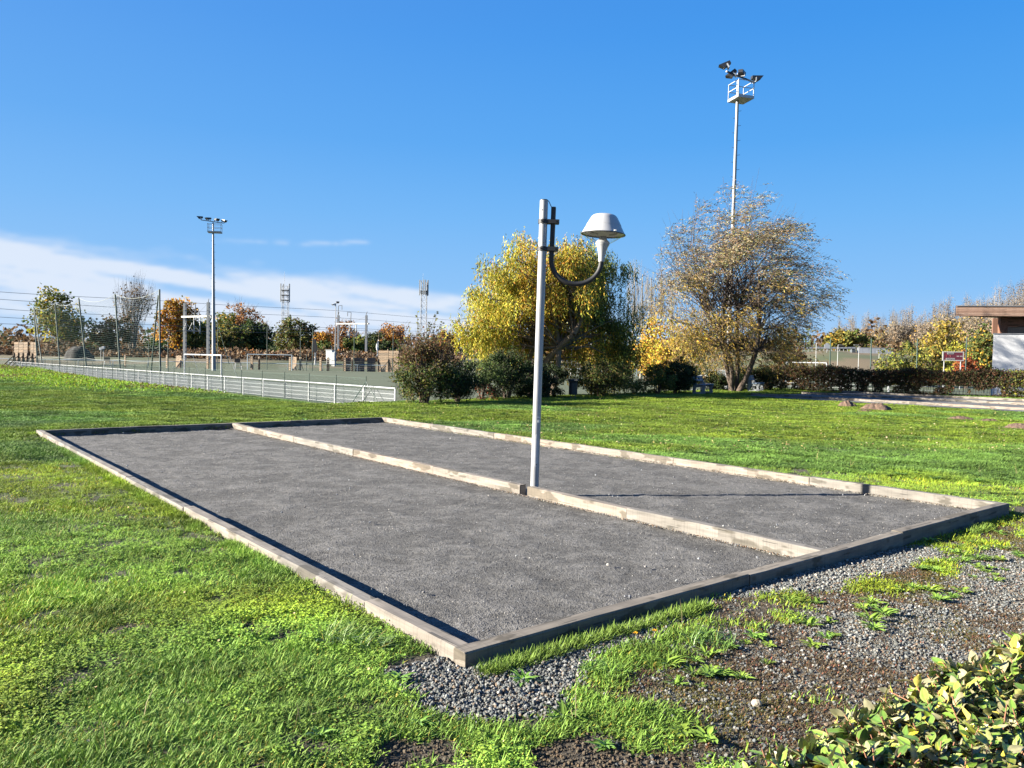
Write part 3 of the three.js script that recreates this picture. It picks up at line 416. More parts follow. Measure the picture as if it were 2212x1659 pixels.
far(636, 772, 681, 168, 'olive_tree', 'ragged olive brown tree behind the left lattice phone mast', { seed: 71, clusters: 110, per: 40, lobes: (h) => [[0, h * 0.42, 0, 4.6, h * 0.36, 4], [-0.5, h * 0.72, 0, 2.6, h * 0.24, 2.5], [2.5, h * 0.62, 0, 2, h * 0.2, 2]], colour: mix(w(C.olive, 4), w(C.brown, 2.4), w(C.green, 2), w(C.dkgreen, 1)) });
far(688, 774, 714, 185, 'orange_tree', 'small orange tree behind the railway signal', { seed: 72, lobes: round(3, 0), colour: mix(w(C.orange, 4), w(C.gold, 3), w(C.rust, 1)) });
far(705, 776, 738, 160, 'green_tree', 'low green bush tree left of the grey cabinets', { seed: 73, lobes: round(3, -0.1), clusters: 40, colour: mix(w(C.olive, 2), w(C.green, 3)) });
far(742, 776, 693, 205, 'brown_tree', 'brown orange tree behind the right railway gantry', { seed: 74, lobes: round(4.2, 0.1), clusters: 90, twigs: 2, colour: mix(w(C.rust, 3), w(C.brown, 3), w(C.orange, 2), w(C.tan, 1)) });
far(768, 778, 722, 178, 'green_tree', 'fresh green round tree between the gantry columns', { seed: 75, lobes: round(3.5, -0.1), clusters: 70, per: 44, colour: mix(w(C.green, 5), w(C.lime, 1), w(C.olive, 2)) });
far(808, 778, 714, 195, 'dark_tree', 'dark tree right of the right gantry column', { seed: 76, lobes: round(3.4, 0), colour: mix(w(C.dark, 3), w(C.dkgreen, 3), w(C.olive, 1)) });
far(848, 778, 692, 200, 'orange_tree', 'orange tree with thin top left of the big brown bush', { seed: 77, lobes: round(4.6, 0.1), clusters: 90, twigs: 2, colour: mix(w(C.orange, 3), w(C.rust, 3), w(C.gold, 1), w(C.tan, 1)) });
far(838, 779, 735, 182, 'dark_tree', 'low dark green trees above the right pallet wall', { seed: 78, lobes: round(4.6, -0.1), colour: mix(w(C.dark, 2), w(C.dkgreen, 3), w(C.green, 2)) });
far(955, 780, 715, 190, 'rust_tree', 'rust coloured tree seen between brown bush and willow', { seed: 79, lobes: round(5, 0), clusters: 80, colour: mix(w(C.rust, 3), w(C.brown, 3), w(C.orange, 1)) });
[[1060, 730, 4], [1130, 720, 2], [1215, 715, 5], [1290, 730, 3]].forEach(([px, top, k], i) => far(px, 783, top, 150 + k * 6, 'rust_tree', ['rust brown tree seen through the left of the yellow willow', 'rust brown tree seen between the willow trunks', 'tall rust brown tree seen right of the lamp post', 'rust brown tree seen behind the hanging right side of the willow'][i], { seed: 80 + i, lobes: round(5, 0), clusters: 70, colour: mix(w(C.rust, 4), w(C.brown, 3), w(C.orange, 1), w(C.olive, 1)) }));
// bare poplars with balls of mistletoe between the willows
[[1366, 566, 110], [1384, 580, 112], [1402, 588, 118], [1425, 575, 122], [1448, 600, 126]].forEach(([px, top, depth], i) => {
  const t = far(px, 788, top, depth, 'poplar_tree', ['bare poplar nearest the yellow willow', 'bare poplar with several balls of mistletoe', 'second bare poplar with mistletoe, left of the sparse willow', 'thin bare poplar half hidden by the sparse willow', 'bare poplar almost hidden behind the sparse willow'][i], { seed: 90 + i, trunkR: 0.16, fork: 0.95, upright: true, clusters: 36, per: 1, twigs: 8, twigR: 0.011, limbR: 0.14, bark: barkGrey, leaf: [0.25, 0.16], bend: 0.03, dry: true, low: 3, clump: 0.07, lobes: (h) => [[0, h * 0.66, 0, 1.1, h * 0.34, 1.1]], colour: mix(w(C.tan, 2), w(C.brown, 1)) });
  if (i < 4) { const r = rng(96 + i), h = t.children[0].geometry; h.computeBoundingBox(); const H = h.boundingBox.max.y; for (let k = 0; k < [2, 6, 7, 3][i]; k++) { const lv = new Leaves(), c = V((r() - 0.5) * 1.6, H * (0.42 + 0.3 * r()), (r() - 0.5)), s = 0.3 + 0.3 * r(); for (let m = 0; m < 90; m++) { const d = dirOn(r), p = c.clone().addScaledVector(d, s * Math.cbrt(r())); lv.add(p, d, crossed(d, r), 0.2, 0.1, vary(C.olive.map((v) => v * 0.6), r)); } part('mistletoe_foliage', lv.geometry(), leafMat, t);  } }
});
[[1352, 700, 96], [1395, 716, 100], [1432, 705, 104]].forEach(([px, top, depth], i) => far(px, 790, top, depth, 'gold_tree', ['low green gold tree under the bare poplars on the left', 'low gold brown tree under the bare poplars in the middle', 'low gold tree under the bare poplars on the right'][i], { seed: 101 + i, trunkR: 0.14, stems: 2, clusters: 45, leaf: [0.34, 0.22], lobes: round(2.0, 0.05), colour: i ? mix(w(C.gold, 3), w(C.orange, 2), w(C.olive, 2), w(C.brown, 1)) : mix(w(C.green, 3), w(C.olive, 3), w(C.gold, 1)) }));
// right hand side, before the wood
far(1712, 788, 722, 95, 'brown_bush', 'brown shrub beyond the goal at the right edge of the sparse willow', { seed: 111, stems: 4, trunkR: 0.08, leaf: [0.3, 0.2], twigs: 2, lobes: round(2.3, -0.05), colour: mix(w(C.brown, 3), w(C.olive, 2), w(C.rust, 1)) });
[[1830, 712, 722, 6.5], [1812, 716, 736, 4]].forEach(([px, top, b, rx], i) => far(px, 757, top, 218, i ? 'gold_tree' : 'green_tree', i ? 'yellow shrub left of the rounded green trees by the road' : 'rounded green gold trees by the road on the bank', { seed: 114 + i, leaf: [0.8, 0.5], lobes: round(rx, -0.1), clusters: 70, colour: i ? mix(w(C.gold, 2), w(C.olive, 3)) : mix(w(C.olive, 5), w(C.green, 2)) }));
far(1948, 795, 740, 98, 'gold_bush', 'rounded green gold bush beyond the hedge left of the scoreboard', { seed: 118, stems: 5, trunkR: 0.08, leaf: [0.32, 0.2], clusters: 90, per: 44, lobes: round(3.1, -0.15), colour: (p, r) => p.y < 2 - r() ? pick([w([0.3, 0.24, 0.03], 3), w(C.olive, 3)], r) : pick([w(C.olive, 5), w(C.lime, 0.7), w(C.green, 2)], r) });
far(2010, 797, 752, 96, 'olive_bush', 'olive bush directly left of the scoreboard', { seed: 119, stems: 5, trunkR: 0.08, leaf: [0.3, 0.2], clusters: 70, lobes: round(2.6, -0.15), colour: mix(w(C.olive, 5), w(C.green, 1), w(C.lime, 1)) });
far(2030, 790, 684, 130, 'gold_tree', 'tall yellow tree behind the scoreboard', { seed: 120, leaf: [0.5, 0.35], clusters: 90, lobes: (h) => [[0, h * 0.4, 0, 3.6, h * 0.35, 3], [1, h * 0.72, 0, 2, h * 0.26, 2]], colour: mix(w([0.27, 0.18, 0.03], 4), w([0.3, 0.23, 0.035], 2), w(C.olive, 4)) });
far(2066, 795, 738, 105, 'lime_bush', 'small lime yellow bush above the scoreboard', { seed: 121, leaf: [0.3, 0.2], clusters: 50, lobes: round(1.5, 0), colour: mix(w(C.lime, 4), w(C.yellow, 2), w(C.olive, 1)) });
far(2088, 798, 744, 92, 'red_bush', 'bright orange red bush between scoreboard and building', { seed: 122, trunkR: 0.07, stems: 3, leaf: [0.28, 0.18], clusters: 60, lobes: (h) => [[-0.4, h * 0.55, 0, 0.8, h * 0.42, 0.8], [0.5, h * 0.35, 0, 1.2, h * 0.3, 0.9]], colour: mix(w([0.24, 0.06, 0.02], 4), w(C.rust, 2), w(C.red, 1)) });
far(2124, 796, 705, 112, 'green_tree', 'green tree against the left corner of the flat roofed building', { seed: 123, leaf: [0.4, 0.28], clusters: 100, lobes: round(3, 0.05), colour: mix(w(C.green, 4), w(C.olive, 3), w(C.gold, 1)) });
{   // rows of poplars of the wood on the right, few leaves left; each one a copy turned and sized anew
  const protos = [];
  for (let k = 0; k < 4; k++) protos.push(tree('poplar_tree', 'tall thin bare poplar in the pale wood on the right skyline', 'tree', [0, 0, 0], { seed: 130 + k, h: 24, trunkR: 0.2, fork: 0.92, upright: true, clusters: 40, per: 9, twigs: 5, twigR: 0.024, limbR: 0.16, bark: barkPale, leaf: [0.5, 0.3], bend: 0.03, dry: true, low: 2, clump: 0.085, lobes: [[0, 15.5, 0, 2.5, 9, 2.5]], colour: mix(w([0.15, 0.115, 0.085], 5), w([0.12, 0.09, 0.065], 2), w(C.gold, 0.3)) }, 'poplars of the wood on the right skyline'));
  const r = rng(140); let n = 0;
  const spots = []; for (let k = 0; k < 46; k++) { const f = k / 45, px = 1815 + 470 * Math.pow(f, 0.85) + (r() - 0.5) * 14, d = lerp(455, 218, Math.pow(f, 0.8)) * (1 + 0.12 * r()); if (px < 2290) spots.push([px, d, 0.86 + 0.26 * r()]); }
  for (const [px, d, k] of spots) { const q = n < 4 ? protos[n] : protos[n % 4].clone(); if (n > 3) { q.name = numbered('poplar_tree'); scene.add(q); } n++; const p = stand(at(px, 760, d)); q.position.copy(p); q.rotation.y = r() * 6.28; q.scale.set(k, k, k); }
  // the lower wood before them: tan, leafy to the ground
  const lows = []; for (let k = 0; k < 3; k++) lows.push(tree('wood_tree', 'low tan brown tree at the edge of the pale wood on the right', 'tree', [0, 0, 0], { seed: 150 + k, h: 13, trunkR: 0.2, stems: 4, spread: 0.14, fork: 0.7, clusters: 70, per: 24, twigs: 5, twigR: 0.028, bark: barkPale, leaf: [0.6, 0.4], dry: true, clump: 0.13, low: 2, lobes: [[0, 7.2, 0, 4.2, 5.6, 4]], colour: [mix(w([0.22, 0.165, 0.115], 5), w(C.brown, 1), w(C.gold, 0.5)), mix(w([0.2, 0.155, 0.11], 3), w([0.16, 0.12, 0.08], 3)), mix(w([0.21, 0.16, 0.10], 3), w(C.olive, 2), w(C.gold, 0.6))][k] }, 'low trees at the edge of the wood on the right'));
  n = 0; for (let k = 0; k < 46; k++) { const f = k / 45, px = 1790 + 430 * f + (r() - 0.5) * 16, d = lerp(400, 205, Math.pow(f, 0.7)) * (1 + 0.1 * r()), q = n < 3 ? lows[n] : lows[n % 3].clone(); if (n > 2) { q.name = numbered('wood_tree'); scene.add(q); } n++; q.position.copy(stand(at(px, 760, d))); q.rotation.y = r() * 6.28; const s = 0.75 + 0.4 * r(); q.scale.set(s, s, s); }
}
{   // the far-off belt of woods that closes the horizon, one mass
  const lv = new Leaves(), r = rng(171);
  for (let k = 0; k < 26000; k++) { const a = R(-48 + 96 * r()), d = 330 + 130 * r(), x = Math.sin(a) * d, z = -Math.cos(a) * d, n = fbm(a * 30, d * 0.01, 173, 3), hgt = 2.5 + 9 * n * n * 2, p = V(x, ground(x, z) + hgt * r(), z), e = dirOn(r); lv.add(p, e, crossed(e, r), 1.9, 1.3, vary(noise(a * 40, d * 0.02, 175) > 0.55 ? C.brown : noise(a * 25, d * 0.03, 177) > 0.5 ? [0.06, 0.075, 0.035] : C.dkgreen, r, 0.2)); }
  const m = tag(part('distant_wood', lv.geometry(), leafMat), 'belt of far woods closing the horizon behind field and railway', 'woods'); m.userData.kind = 'stuff';
  const lw = new Leaves();     // the wood that climbs to the right behind the poplars
  for (let k = 0; k < 24000; k++) { const f = r(), px = 1770 + 520 * f, d = lerp(440, 260, f) * (1 + 0.12 * r()), p = at(px, 760, d), n = fbm(px * 0.02, 3, 185, 3); p.y = ground(p.x, p.z) + (lerp(7, 12, f) * (0.55 + 0.8 * n)) * r(); const e = dirOn(r); lw.add(p, e, crossed(e, r), 1.1, 0.6, vary(pick([w([0.2, 0.155, 0.11], 5), w([0.15, 0.115, 0.08], 3), w([0.2, 0.16, 0.06], 1)], r), r, 0.2)); }
  const hw = tag(part('rising_wood', lw.geometry(), dryLeafMat), 'pale tan mass of bare wood rising behind the tall poplars on the right', 'woods'); hw.userData.kind = 'stuff';
  const lv2 = new Leaves();    // brown scrub along the railway bank
  for (let k = 0; k < 16000; k++) { const px = -80 + 1080 * r(), d = 158 + 18 * r(), p = at(px, 770, d), e = dirOn(r); p.y = ground(p.x, p.z) + 1.3 * Math.pow(r(), 1.4) * (0.4 + 1.2 * noise(p.x * 0.15, p.z * 0.2, 179)); lv2.add(p, e, crossed(e, r), 0.7, 0.4, vary(pick([w(C.brown, 3), w(C.rust, 1), w(C.tan, 2), w([0.09, 0.06, 0.04], 3)], r), r)); }
  const s = tag(part('bank_scrub', lv2.geometry(), dryLeafMat), 'brown scrub growing along the top of the railway bank', 'scrub'); s.userData.kind = 'stuff';
  const lv3 = new Leaves();    // rough growth on the hump before the barrier
  for (let k = 0; k < 90000; k++) { const t = -2 + 74 * Math.pow(r(), 0.8), off = 4.5 + 10 * r(), p = fenceAt(t, off), n = fbm(p.x * 0.35, p.z * 0.35, 181, 3), edge = sst(off, 5, 8) * sst(14.5 - off, 0, 4); if (r() > edge * sst(t, -2, 14)) continue; const hgt = (0.14 + 0.95 * Math.max(0, n - 0.4) * sst(t, 8, 50)) * edge; p.y = ground(p.x, p.z) + hgt * r(); const e = dirOn(r).add(V(0, 0.6, 0)).normalize(), brown = sst(fbm(p.x * 0.3 + 40, p.z * 0.3, 183, 3), 0.5, 0.62); lv3.add(p, e, crossed(e, r), 0.11, 0.05, vary(r() < brown * 0.75 ? pick([w(C.brown, 2), w(C.tan, 1), w(C.olive, 2)], r) : pick([w([0.19, 0.32, 0.025], 4), w(C.lime, 1), w(C.green, 1)], r), r)); }
  const q = tag(part('rough_growth', lv3.geometry(), leafMat), 'rough green and brown weeds on the hump before the white barrier', 'weeds'); q.userData.kind = 'stuff';
}

// ---------------------------------------------------------------- barrier, fences and nets of the field
const white = std([0.36, 0.37, 0.38], 0.5), whiteOld = std([0.27, 0.285, 0.30], 0.6), greenPaint = std([0.010, 0.034, 0.026], 0.5), greenWire = std([0.035, 0.085, 0.065], 0.6), paleBlue = std([0.28, 0.34, 0.38], 0.5);
function barrier(name, label, P, n, mats, o = {}) {     // posts, a tube along the top, a welded panel in each bay; P(k) is the foot of post k
  const t = thing(name, label, 'barrier', P(0)), q = P(0), L = (k) => P(k).sub(q), H = o.h ?? 1.08;
  for (let k = 0; k < n; k++) { const p = part('post', new THREE.BoxGeometry(0.07, H, 0.07), mats[0], t); p.position.copy(L(k)).add(V(0, H / 2 - 0.02, 0)); p.rotation.y = o.turn ?? 0; }
  for (let k = 0; k < n - 1; k++) {
    const a = L(k), b = L(k + 1), rail = part('top_rail', rod(a.clone().setY(a.y + H), b.clone().setY(b.y + H), o.rail ?? 0.038, o.rail ?? 0.038, 10), mats[0], t);
    const g = [], in2 = (u) => a.clone().lerp(b, u);
    if (o.bars !== 0) for (const y of [0.1, 0.33, 0.56, 0.79]) g.push(beam(in2(0.02).add(V(0, y, 0)), in2(0.98).add(V(0, y, 0)), 0.014, 0.016));
    const m = o.wires ?? 52; for (let i = 1; i < m; i++) g.push(rod(in2(i / m).add(V(0, 0.07, 0)), in2(i / m).add(V(0, 0.95, 0)), o.wire ?? 0.0085, o.wire ?? 0.0085, 4, true));
    if (g.length) part('mesh_panel', g, mats[1], t);
  }
  return t;
}
barrier('pitch_barrier', 'long white barrier with mesh panels along the near side of the field', (k) => fenceAt(0.1 + k * 2.845, 0, -1), 31, [white, whiteOld], { turn: Math.atan2(-FD[1], FD[0]) });
barrier('pitch_barrier', 'pale blue white barrier along the far side of the field', (k) => V(-88 + k * 5.7, -1, -128), 27, [paleBlue, paleBlue], { bars: 0, wires: 30, wire: 0.007, rail: 0.05 });
barrier('pitch_barrier', 'distant white barrier seen low between the bare poplars and the willow', (k) => V(28 + k * 5.7, -1, -150 + k * 2.5), 12, [white, paleBlue], { bars: 0, wires: 30, wire: 0.007, rail: 0.05 });
barrier('pitch_barrier', 'white barrier just showing over the brown hedge on the right', (k) => HL.clone().lerp(HR, -0.5 + k * 0.2).addScaledVector(HN, -4.6).setY(-0.62 + 0.2), 14, [white, white], { wires: 0, rail: 0.05 });
{   // green wire fence on thin posts just before the white barrier
  const o = fenceAt(0, 0.35, -1), t = thing('wire_fence', 'thin dark green wire fence on slim posts before the white barrier', 'fence', o);
  const loc = (k, y) => fenceAt(k, 0.35, -1 + y).sub(o);
  for (let k = 0; k < 29; k++) { const p = part('post', rod(V(0, -0.1, 0), V(0, 1.62, 0), 0.024, 0.024, 8), greenPaint, t); p.position.copy(loc(2.2 + k * 2.9, 0)); }
  part('brace', [rod(loc(2.2, 1.35), loc(0.7, 0.0), 0.02, 0.02, 6), rod(loc(2.2, 1.35), loc(3.7, 0.0), 0.02, 0.02, 6)], greenPaint, t);
  const g = []; for (let x = 2.2; x < 83.4; x += 0.13) { g.push(rod(loc(x, 0.05), loc(x + 0.8, 1.5), 0.0035, 0.0035, 3, true), rod(loc(x + 0.8, 0.05), loc(x, 1.5), 0.0035, 0.0035, 3, true)); }
  for (const y of [0.06, 0.8, 1.52]) g.push(rod(loc(2.2, y), loc(83.4, y), 0.005, 0.005, 4, true));
  const m = part('wire_mesh', g, greenWire, t); m.userData.kind = 'stuff';
}
{   // the tall net that stops balls
  const bases = [[82, 804, 73, 663, 91], [131, 809, 119, 654, 86], [189, 815, 170, 643, 79], [261, 820, 248.6, 635, 72], [346.5, 831, 344.5, 625, 64.5]];
  const feet = bases.map(([x, y, , , d]) => at(x, y, d).setY(-1)), tops = bases.map(([, , x, y, d]) => at(x, y, d + 0.4)), o = feet[4].clone();
  const t = thing('ball_net', 'tall green net on leaning posts behind the goal at the left', 'net', o), L = (p) => p.clone().sub(o);
  feet.forEach((f, i) => part('post', rod(L(f), L(tops[i]), 0.075, 0.07, 10), greenPaint, t));
  part('brace', rod(L(at(93.5, 806.5, 89.5).setY(-1)), L(tops[0]).add(V(0.05, -0.1, 0)), 0.06, 0.06, 8), greenPaint, t);
  part('brace', rod(L(at(324, 827, 66.5).setY(-1)), L(tops[4]).add(V(-0.1, -0.5, 0)), 0.065, 0.06, 8), greenPaint, t);
  const g = [], thick = [];
  for (let s = 0; s < 4; s++) { const A = L(feet[s]), B = L(tops[s]), A2_ = L(feet[s + 1]), B2_ = L(tops[s + 1]); const pt = (u, v) => A.clone().lerp(B, v).lerp(A2_.clone().lerp(B2_, v), u).add(V(0, -1.1 * u * (1 - u) * 4 * 0.12 * v * 4, 0));
    for (let i = 1; i <= 34; i++) { const v = 0.14 + (0.855 * i) / 34; let p = pt(0, v); for (let k = 1; k <= 6; k++) { const q = pt(k / 6, v); g.push(rod(p, q, 0.0045, 0.0045, 3, true)); p = q; } }
    for (let k = 1; k < 40; k++) { let p = pt(k / 40, 0.14); for (const v of [0.45, 0.75, 0.995]) { const q = pt(k / 40, v); g.push(rod(p, q, 0.003, 0.003, 3, true)); p = q; } }
    for (const v of [0.24, 0.995]) { const pts = []; for (let k = 0; k <= 8; k++) pts.push(pt(k / 8, v)); thick.push(tube(pts, 0.016, 16, 5)); } }
  const m = part('net', g, greenWire, t); m.userData.kind = 'stuff'; part('rope', thick, std([0.2, 0.22, 0.2], 0.8), t);
}
{   // further thin green posts that carry the far net
  const list = [[363, 736, 792, 96], [648.5, 706, 797, 126], [576.5, 706, 797, 126], [662, 766, 798, 126], [675, 709, 797, 126], [764.5, 709, 796, 126], [849, 714, 757, 126], [470, 695, 797, 118], [321, 735, 770, 140]];
  const post = thing('net_post', 'thin dark green post of the far ball net, leftmost by the tall net', 'post', [0, 0, 0], 0, 'thin posts of the far ball net'); part('post_tube', rod([0, 0, 0], [0, 1, 0], 0.06, 0.05, 8), greenPaint, post);
  const L = ['thin green post left of the orange tree by the tall net', 'thin green post right behind the small goal', 'thin green post at the left of the small goal', 'short green post right of the small goal', 'thin green post before the railway signal', 'thin green post between the gantry columns', 'thin green post above the right pallet wall', 'green post beside the tall floodlight mast', 'thin brown green post seen inside the tall net'];
  list.forEach(([px, top, base, d], i) => { const q = i ? post.clone() : post; if (i) { q.name = numbered('net_post'); scene.add(q); } q.userData.label = L[i]; const b = at(px, base, d), e = at(px, top, d); b.y = Math.min(b.y, ground(b.x, b.z)); q.position.copy(b); q.scale.y = e.y - b.y; });
  const st = thing('net_strut', 'long slanting green strut beside the tall floodlight mast', 'strut', at(495, 787, 119)); part('strut_tube', rod([0, 0, 0], at(473, 709, 119).sub(at(495, 787, 119)), 0.06, 0.05, 8), greenPaint, st);
}
function goal(name, label, a, b, h, mat, back) {
  const t = thing(name, label, 'goal', a), e = b.clone().sub(a), n = V(-e.z, 0, e.x).normalize().multiplyScalar(back);
  part('goal_post', rod([0, 0, 0], [0, h, 0], 0.06, 0.06, 12), mat, t); part('goal_post', rod(e, e.clone().add(V(0, h, 0)), 0.06, 0.06, 12), mat, t);
  part('crossbar', rod(V(0, h, 0), e.clone().add(V(0, h, 0)), 0.06, 0.06, 12), mat, t);
  const s = std([0.35, 0.37, 0.38], 0.6); for (const p of [V(0, 0, 0), e]) part('net_stay', [rod(p.clone().add(V(0, h, 0)), p.clone().addScaledVector(n, 0.5).add(V(0, h - 0.1, 0)), 0.018, 0.018, 6), rod(p.clone().addScaledVector(n, 0.5).add(V(0, h - 0.1, 0)), p.clone().add(n), 0.018, 0.018, 6)], s, t);
  return t;
}
goal('football_goal', 'white football goal before the left railway gantry', at(398.7, 804, 76).setY(-1), at(478, 814, 70).setY(-1), 2.46, white, -1.6);
goal('football_goal', 'small looking goal at the far side of the field near the phone mast', at(534.5, 798, 125.5).setY(-1), at(630.5, 798, 125.5).setY(-1), 2.5, paleBlue, -1.5);
goal('football_goal', 'goal seen between the willow trunk and the bin', at(1160, 800, 118).setY(-1), at(1242, 801, 122).setY(-1), 2.4, white, -1.5);
goal('football_goal', 'white goal showing over the hedge right of the sparse willow', at(1697, 790, 92).setY(-0.6), at(1785.5, 792, 90).setY(-0.6), 2.35, white, -1.5);
{   // rugby posts half hidden by the willow
  const a = at(1079, 800, 128).setY(-1), b = at(1233.5, 800, 128).setY(-1), t = thing('rugby_posts', 'white rugby posts with crossbar half hidden by the yellow willow', 'rugby posts', a), e = b.clone().sub(a);
  const H = 8.6; part('upright', rod([0, 0, 0], [0, H, 0], 0.09, 0.07, 12), white, t); part('upright', rod(e, e.clone().add(V(0, H, 0)), 0.09, 0.07, 12), white, t); part('crossbar', rod(V(0, 5.2, 0), e.clone().add(V(0, 5.2, 0)), 0.075, 0.075, 10), white, t);
}

// ---------------------------------------------------------------- floodlight masts
const mastGrey = std([0.2, 0.208, 0.22], 0.5, { metalness: 0.25 }), basketMat = std([0.36, 0.37, 0.38], 0.45, { metalness: 0.2 }), lampBlack = std([0.016, 0.017, 0.02], 0.42), lampGrey = std([0.12, 0.12, 0.125], 0.45);
function floodlight(parent, p, yaw, tilt, mat = lampBlack) {     // a hooded floodlight: a body that flares to a visor
  const f = new THREE.Group(); f.name = 'floodlight'; f.scale.setScalar(0.88); f.position.copy(p); f.rotation.order = 'YXZ'; f.rotation.set(tilt, yaw, 0); parent.add(f);
  const g = new THREE.BoxGeometry(0.62, 0.42, 0.66, 1, 1, 1), q = g.attributes.position; for (let i = 0; i < q.count; i++) { if (q.getZ(i) < 0) { q.setX(i, q.getX(i) * 0.62); q.setY(i, q.getY(i) * 0.6); } else if (q.getY(i) > 0) q.setZ(i, q.getZ(i) + 0.3); } g.computeVertexNormals();
  part('housing', g, mat, f); part('lens', box(0.54, 0.3, 0.02, 0, -0.03, 0.345), phys({ color: 0xbfc8cf, roughness: 0.15, metalness: 0.1 }), f);
  part('bracket', [box(0.05, 0.34, 0.1, -0.3, -0.2, 0), box(0.05, 0.34, 0.1, 0.3, -0.2, 0), box(0.65, 0.05, 0.12, 0, -0.36, 0)], basketMat, f);
  return f;
}
function mast(label, foot, topAt, r0, r1, turn, lamps, barA, barB, size) {
  const t = thing('floodlight_mast', label, 'floodlight mast', foot), d = topAt.clone().sub(foot), H = d.y; t.rotation.z = -Math.atan2(d.x, d.y);
  part('mast_pole', rod([0, 0, 0], [0, H, 0], r0, r1, 14), mastGrey, t);
  const rung = []; for (let y = H * 0.45, k = 0; y < H - 0.3; y += 0.55, k++) { const s = k % 2 ? 1 : -1, rr = lerp(r0, r1, y / H); rung.push(rod([s * rr * 0.8, y, 0], [s * (rr + 0.2), y + 0.02, 0.05], 0.016, 0.016, 5)); } part('climbing_rungs', rung, lampGrey, t);
  const b = new THREE.Group(); b.name = 'basket'; b.position.set(0.25, H, 0); b.rotation.y = turn; t.add(b);
  const [w2, dp, hh] = [size[0] / 2, size[1] / 2, size[2]];
  part('basket_floor', [box(size[0], 0.04, size[1], 0, 0.02, 0), box(size[0], 0.2, 0.03, 0, 0.1, dp), box(size[0], 0.2, 0.03, 0, 0.1, -dp), box(0.03, 0.2, size[1] - 0.06, w2 - 0.015, 0.1, 0), box(0.03, 0.2, size[1] - 0.06, -w2 + 0.015, 0.1, 0)], basketMat, b);
  for (const z of [-1, 1]) for (const x of [-1, 1]) part('corner_post', beam([x * (w2 - 0.03), 0.2, z * (dp - 0.03)], [x * (w2 - 0.03), hh, z * (dp - 0.03)], 0.05, 0.05), basketMat, b);
  for (const y of [hh * 0.58, hh]) for (const s of [-1, 1]) { part('guard_rail', beam([-w2, y, s * (dp - 0.03)], [w2, y, s * (dp - 0.03)], 0.045, 0.045), basketMat, b); part('guard_rail', beam([s * (w2 - 0.03), y, -dp], [s * (w2 - 0.03), y, dp], 0.045, 0.045), basketMat, b); }
  part('mast_head', rod([0, H, 0], [0, H + hh + 0.25, 0], r1, r1 * 0.85, 12), mastGrey, t);
  const bar = part('lamp_bar', beam(barA.clone().add(V(0, H, 0)), barB.clone().add(V(0, H, 0)), 0.1, 0.1), lampBlack, t);
  for (const [u, yaw, tilt, up] of lamps) floodlight(t, barA.clone().lerp(barB, u).add(V(0, H + 0.36 + (up ?? 0), 0)), yaw, tilt);
  return t;
}
{
  const d = 60, foot = at(1571, 800, d); foot.y = -1; const top = at(1593, 217, d);
  mast('tall floodlight mast with white basket rising above the sparse willow', foot, top, 0.16, 0.115, R(16), [[0.0, -1.75, 0.5, 0.15], [0.22, -1.9, 0.75, -0.3], [0.5, 2.7, 0.1, 0], [1, 1.75, 0.05, 0.0]], V(-1.2, 1.75, 1.1), V(1.6, 1.75, -1.1), [1.35, 1.45, 1.3]);
}
{
  const d = 115, foot = at(462, 795, d); foot.y = -1; const top = at(460.5, 503, d);
  mast('tall thin floodlight mast with four lamps left of the phone masts', foot, top, 0.3, 0.13, R(12), [[0, -1.3, 0.1], [0.36, -0.7, 0.2], [0.68, 0.9, 0.15], [1, 1.1, 0.3]], V(-1.75, 1.85, 0.1), V(1.55, 1.4, 0.1), [1.9, 1.2, 1.25]);
}
{   // small camera pole by the railway
  const p = at(724, 780, 160); p.y = ground(p.x, p.z); const t = thing('camera_pole', 'slim pole with small twin lamps left of the right railway gantry', 'pole', p), H = at(723, 656, 160).y - p.y;
  part('pole', rod([0, 0, 0], [0, H, 0], 0.13, 0.07, 10), mastGrey, t); floodlight(t, V(0.3, H + 0.35, 0), 0.6, 0.2); floodlight(t, V(-0.3, H - 0.1, 0.1), -0.8, 0.4, basketMat);
}

// ---------------------------------------------------------------- railway: gantries, wires, signal, cabinets, phone masts
const concrete = std([0.34, 0.335, 0.32], 0.85), steelGrey = std([0.30, 0.31, 0.31], 0.6, { metalness: 0.2 }), steelPale = std([0.25, 0.255, 0.25], 0.55), steelDark = std([0.05, 0.052, 0.055], 0.6);
function lattice(a, h, w0, w1, n, r, legR = r * 1.5) {     // a four-legged lattice column standing at a; returns legs and braces
  const legs = [], br = [], c = (k, s) => { const t = k / n, wd = lerp(w0, w1, t) / 2; return V(a.x + s[0] * wd, a.y + h * t, a.z + s[1] * wd); }, q = [[-1, -1], [1, -1], [1, 1], [-1, 1]];
  for (const s of q) legs.push(rod(c(0, s), c(n, s), legR, legR, 5));
  for (let k = 0; k < n; k++) for (let s = 0; s < 4; s++) { const A = q[s], B = q[(s + 1) % 4]; br.push(rod(c(k, A), c(k + 1, B), r, r, 4, true), rod(c(k + 1, A), c(k + 1, B), r, r, 4, true)); if (n < 26) br.push(rod(c(k, B), c(k + 1, A), r, r, 4, true)); }
  return [legs, br];
}
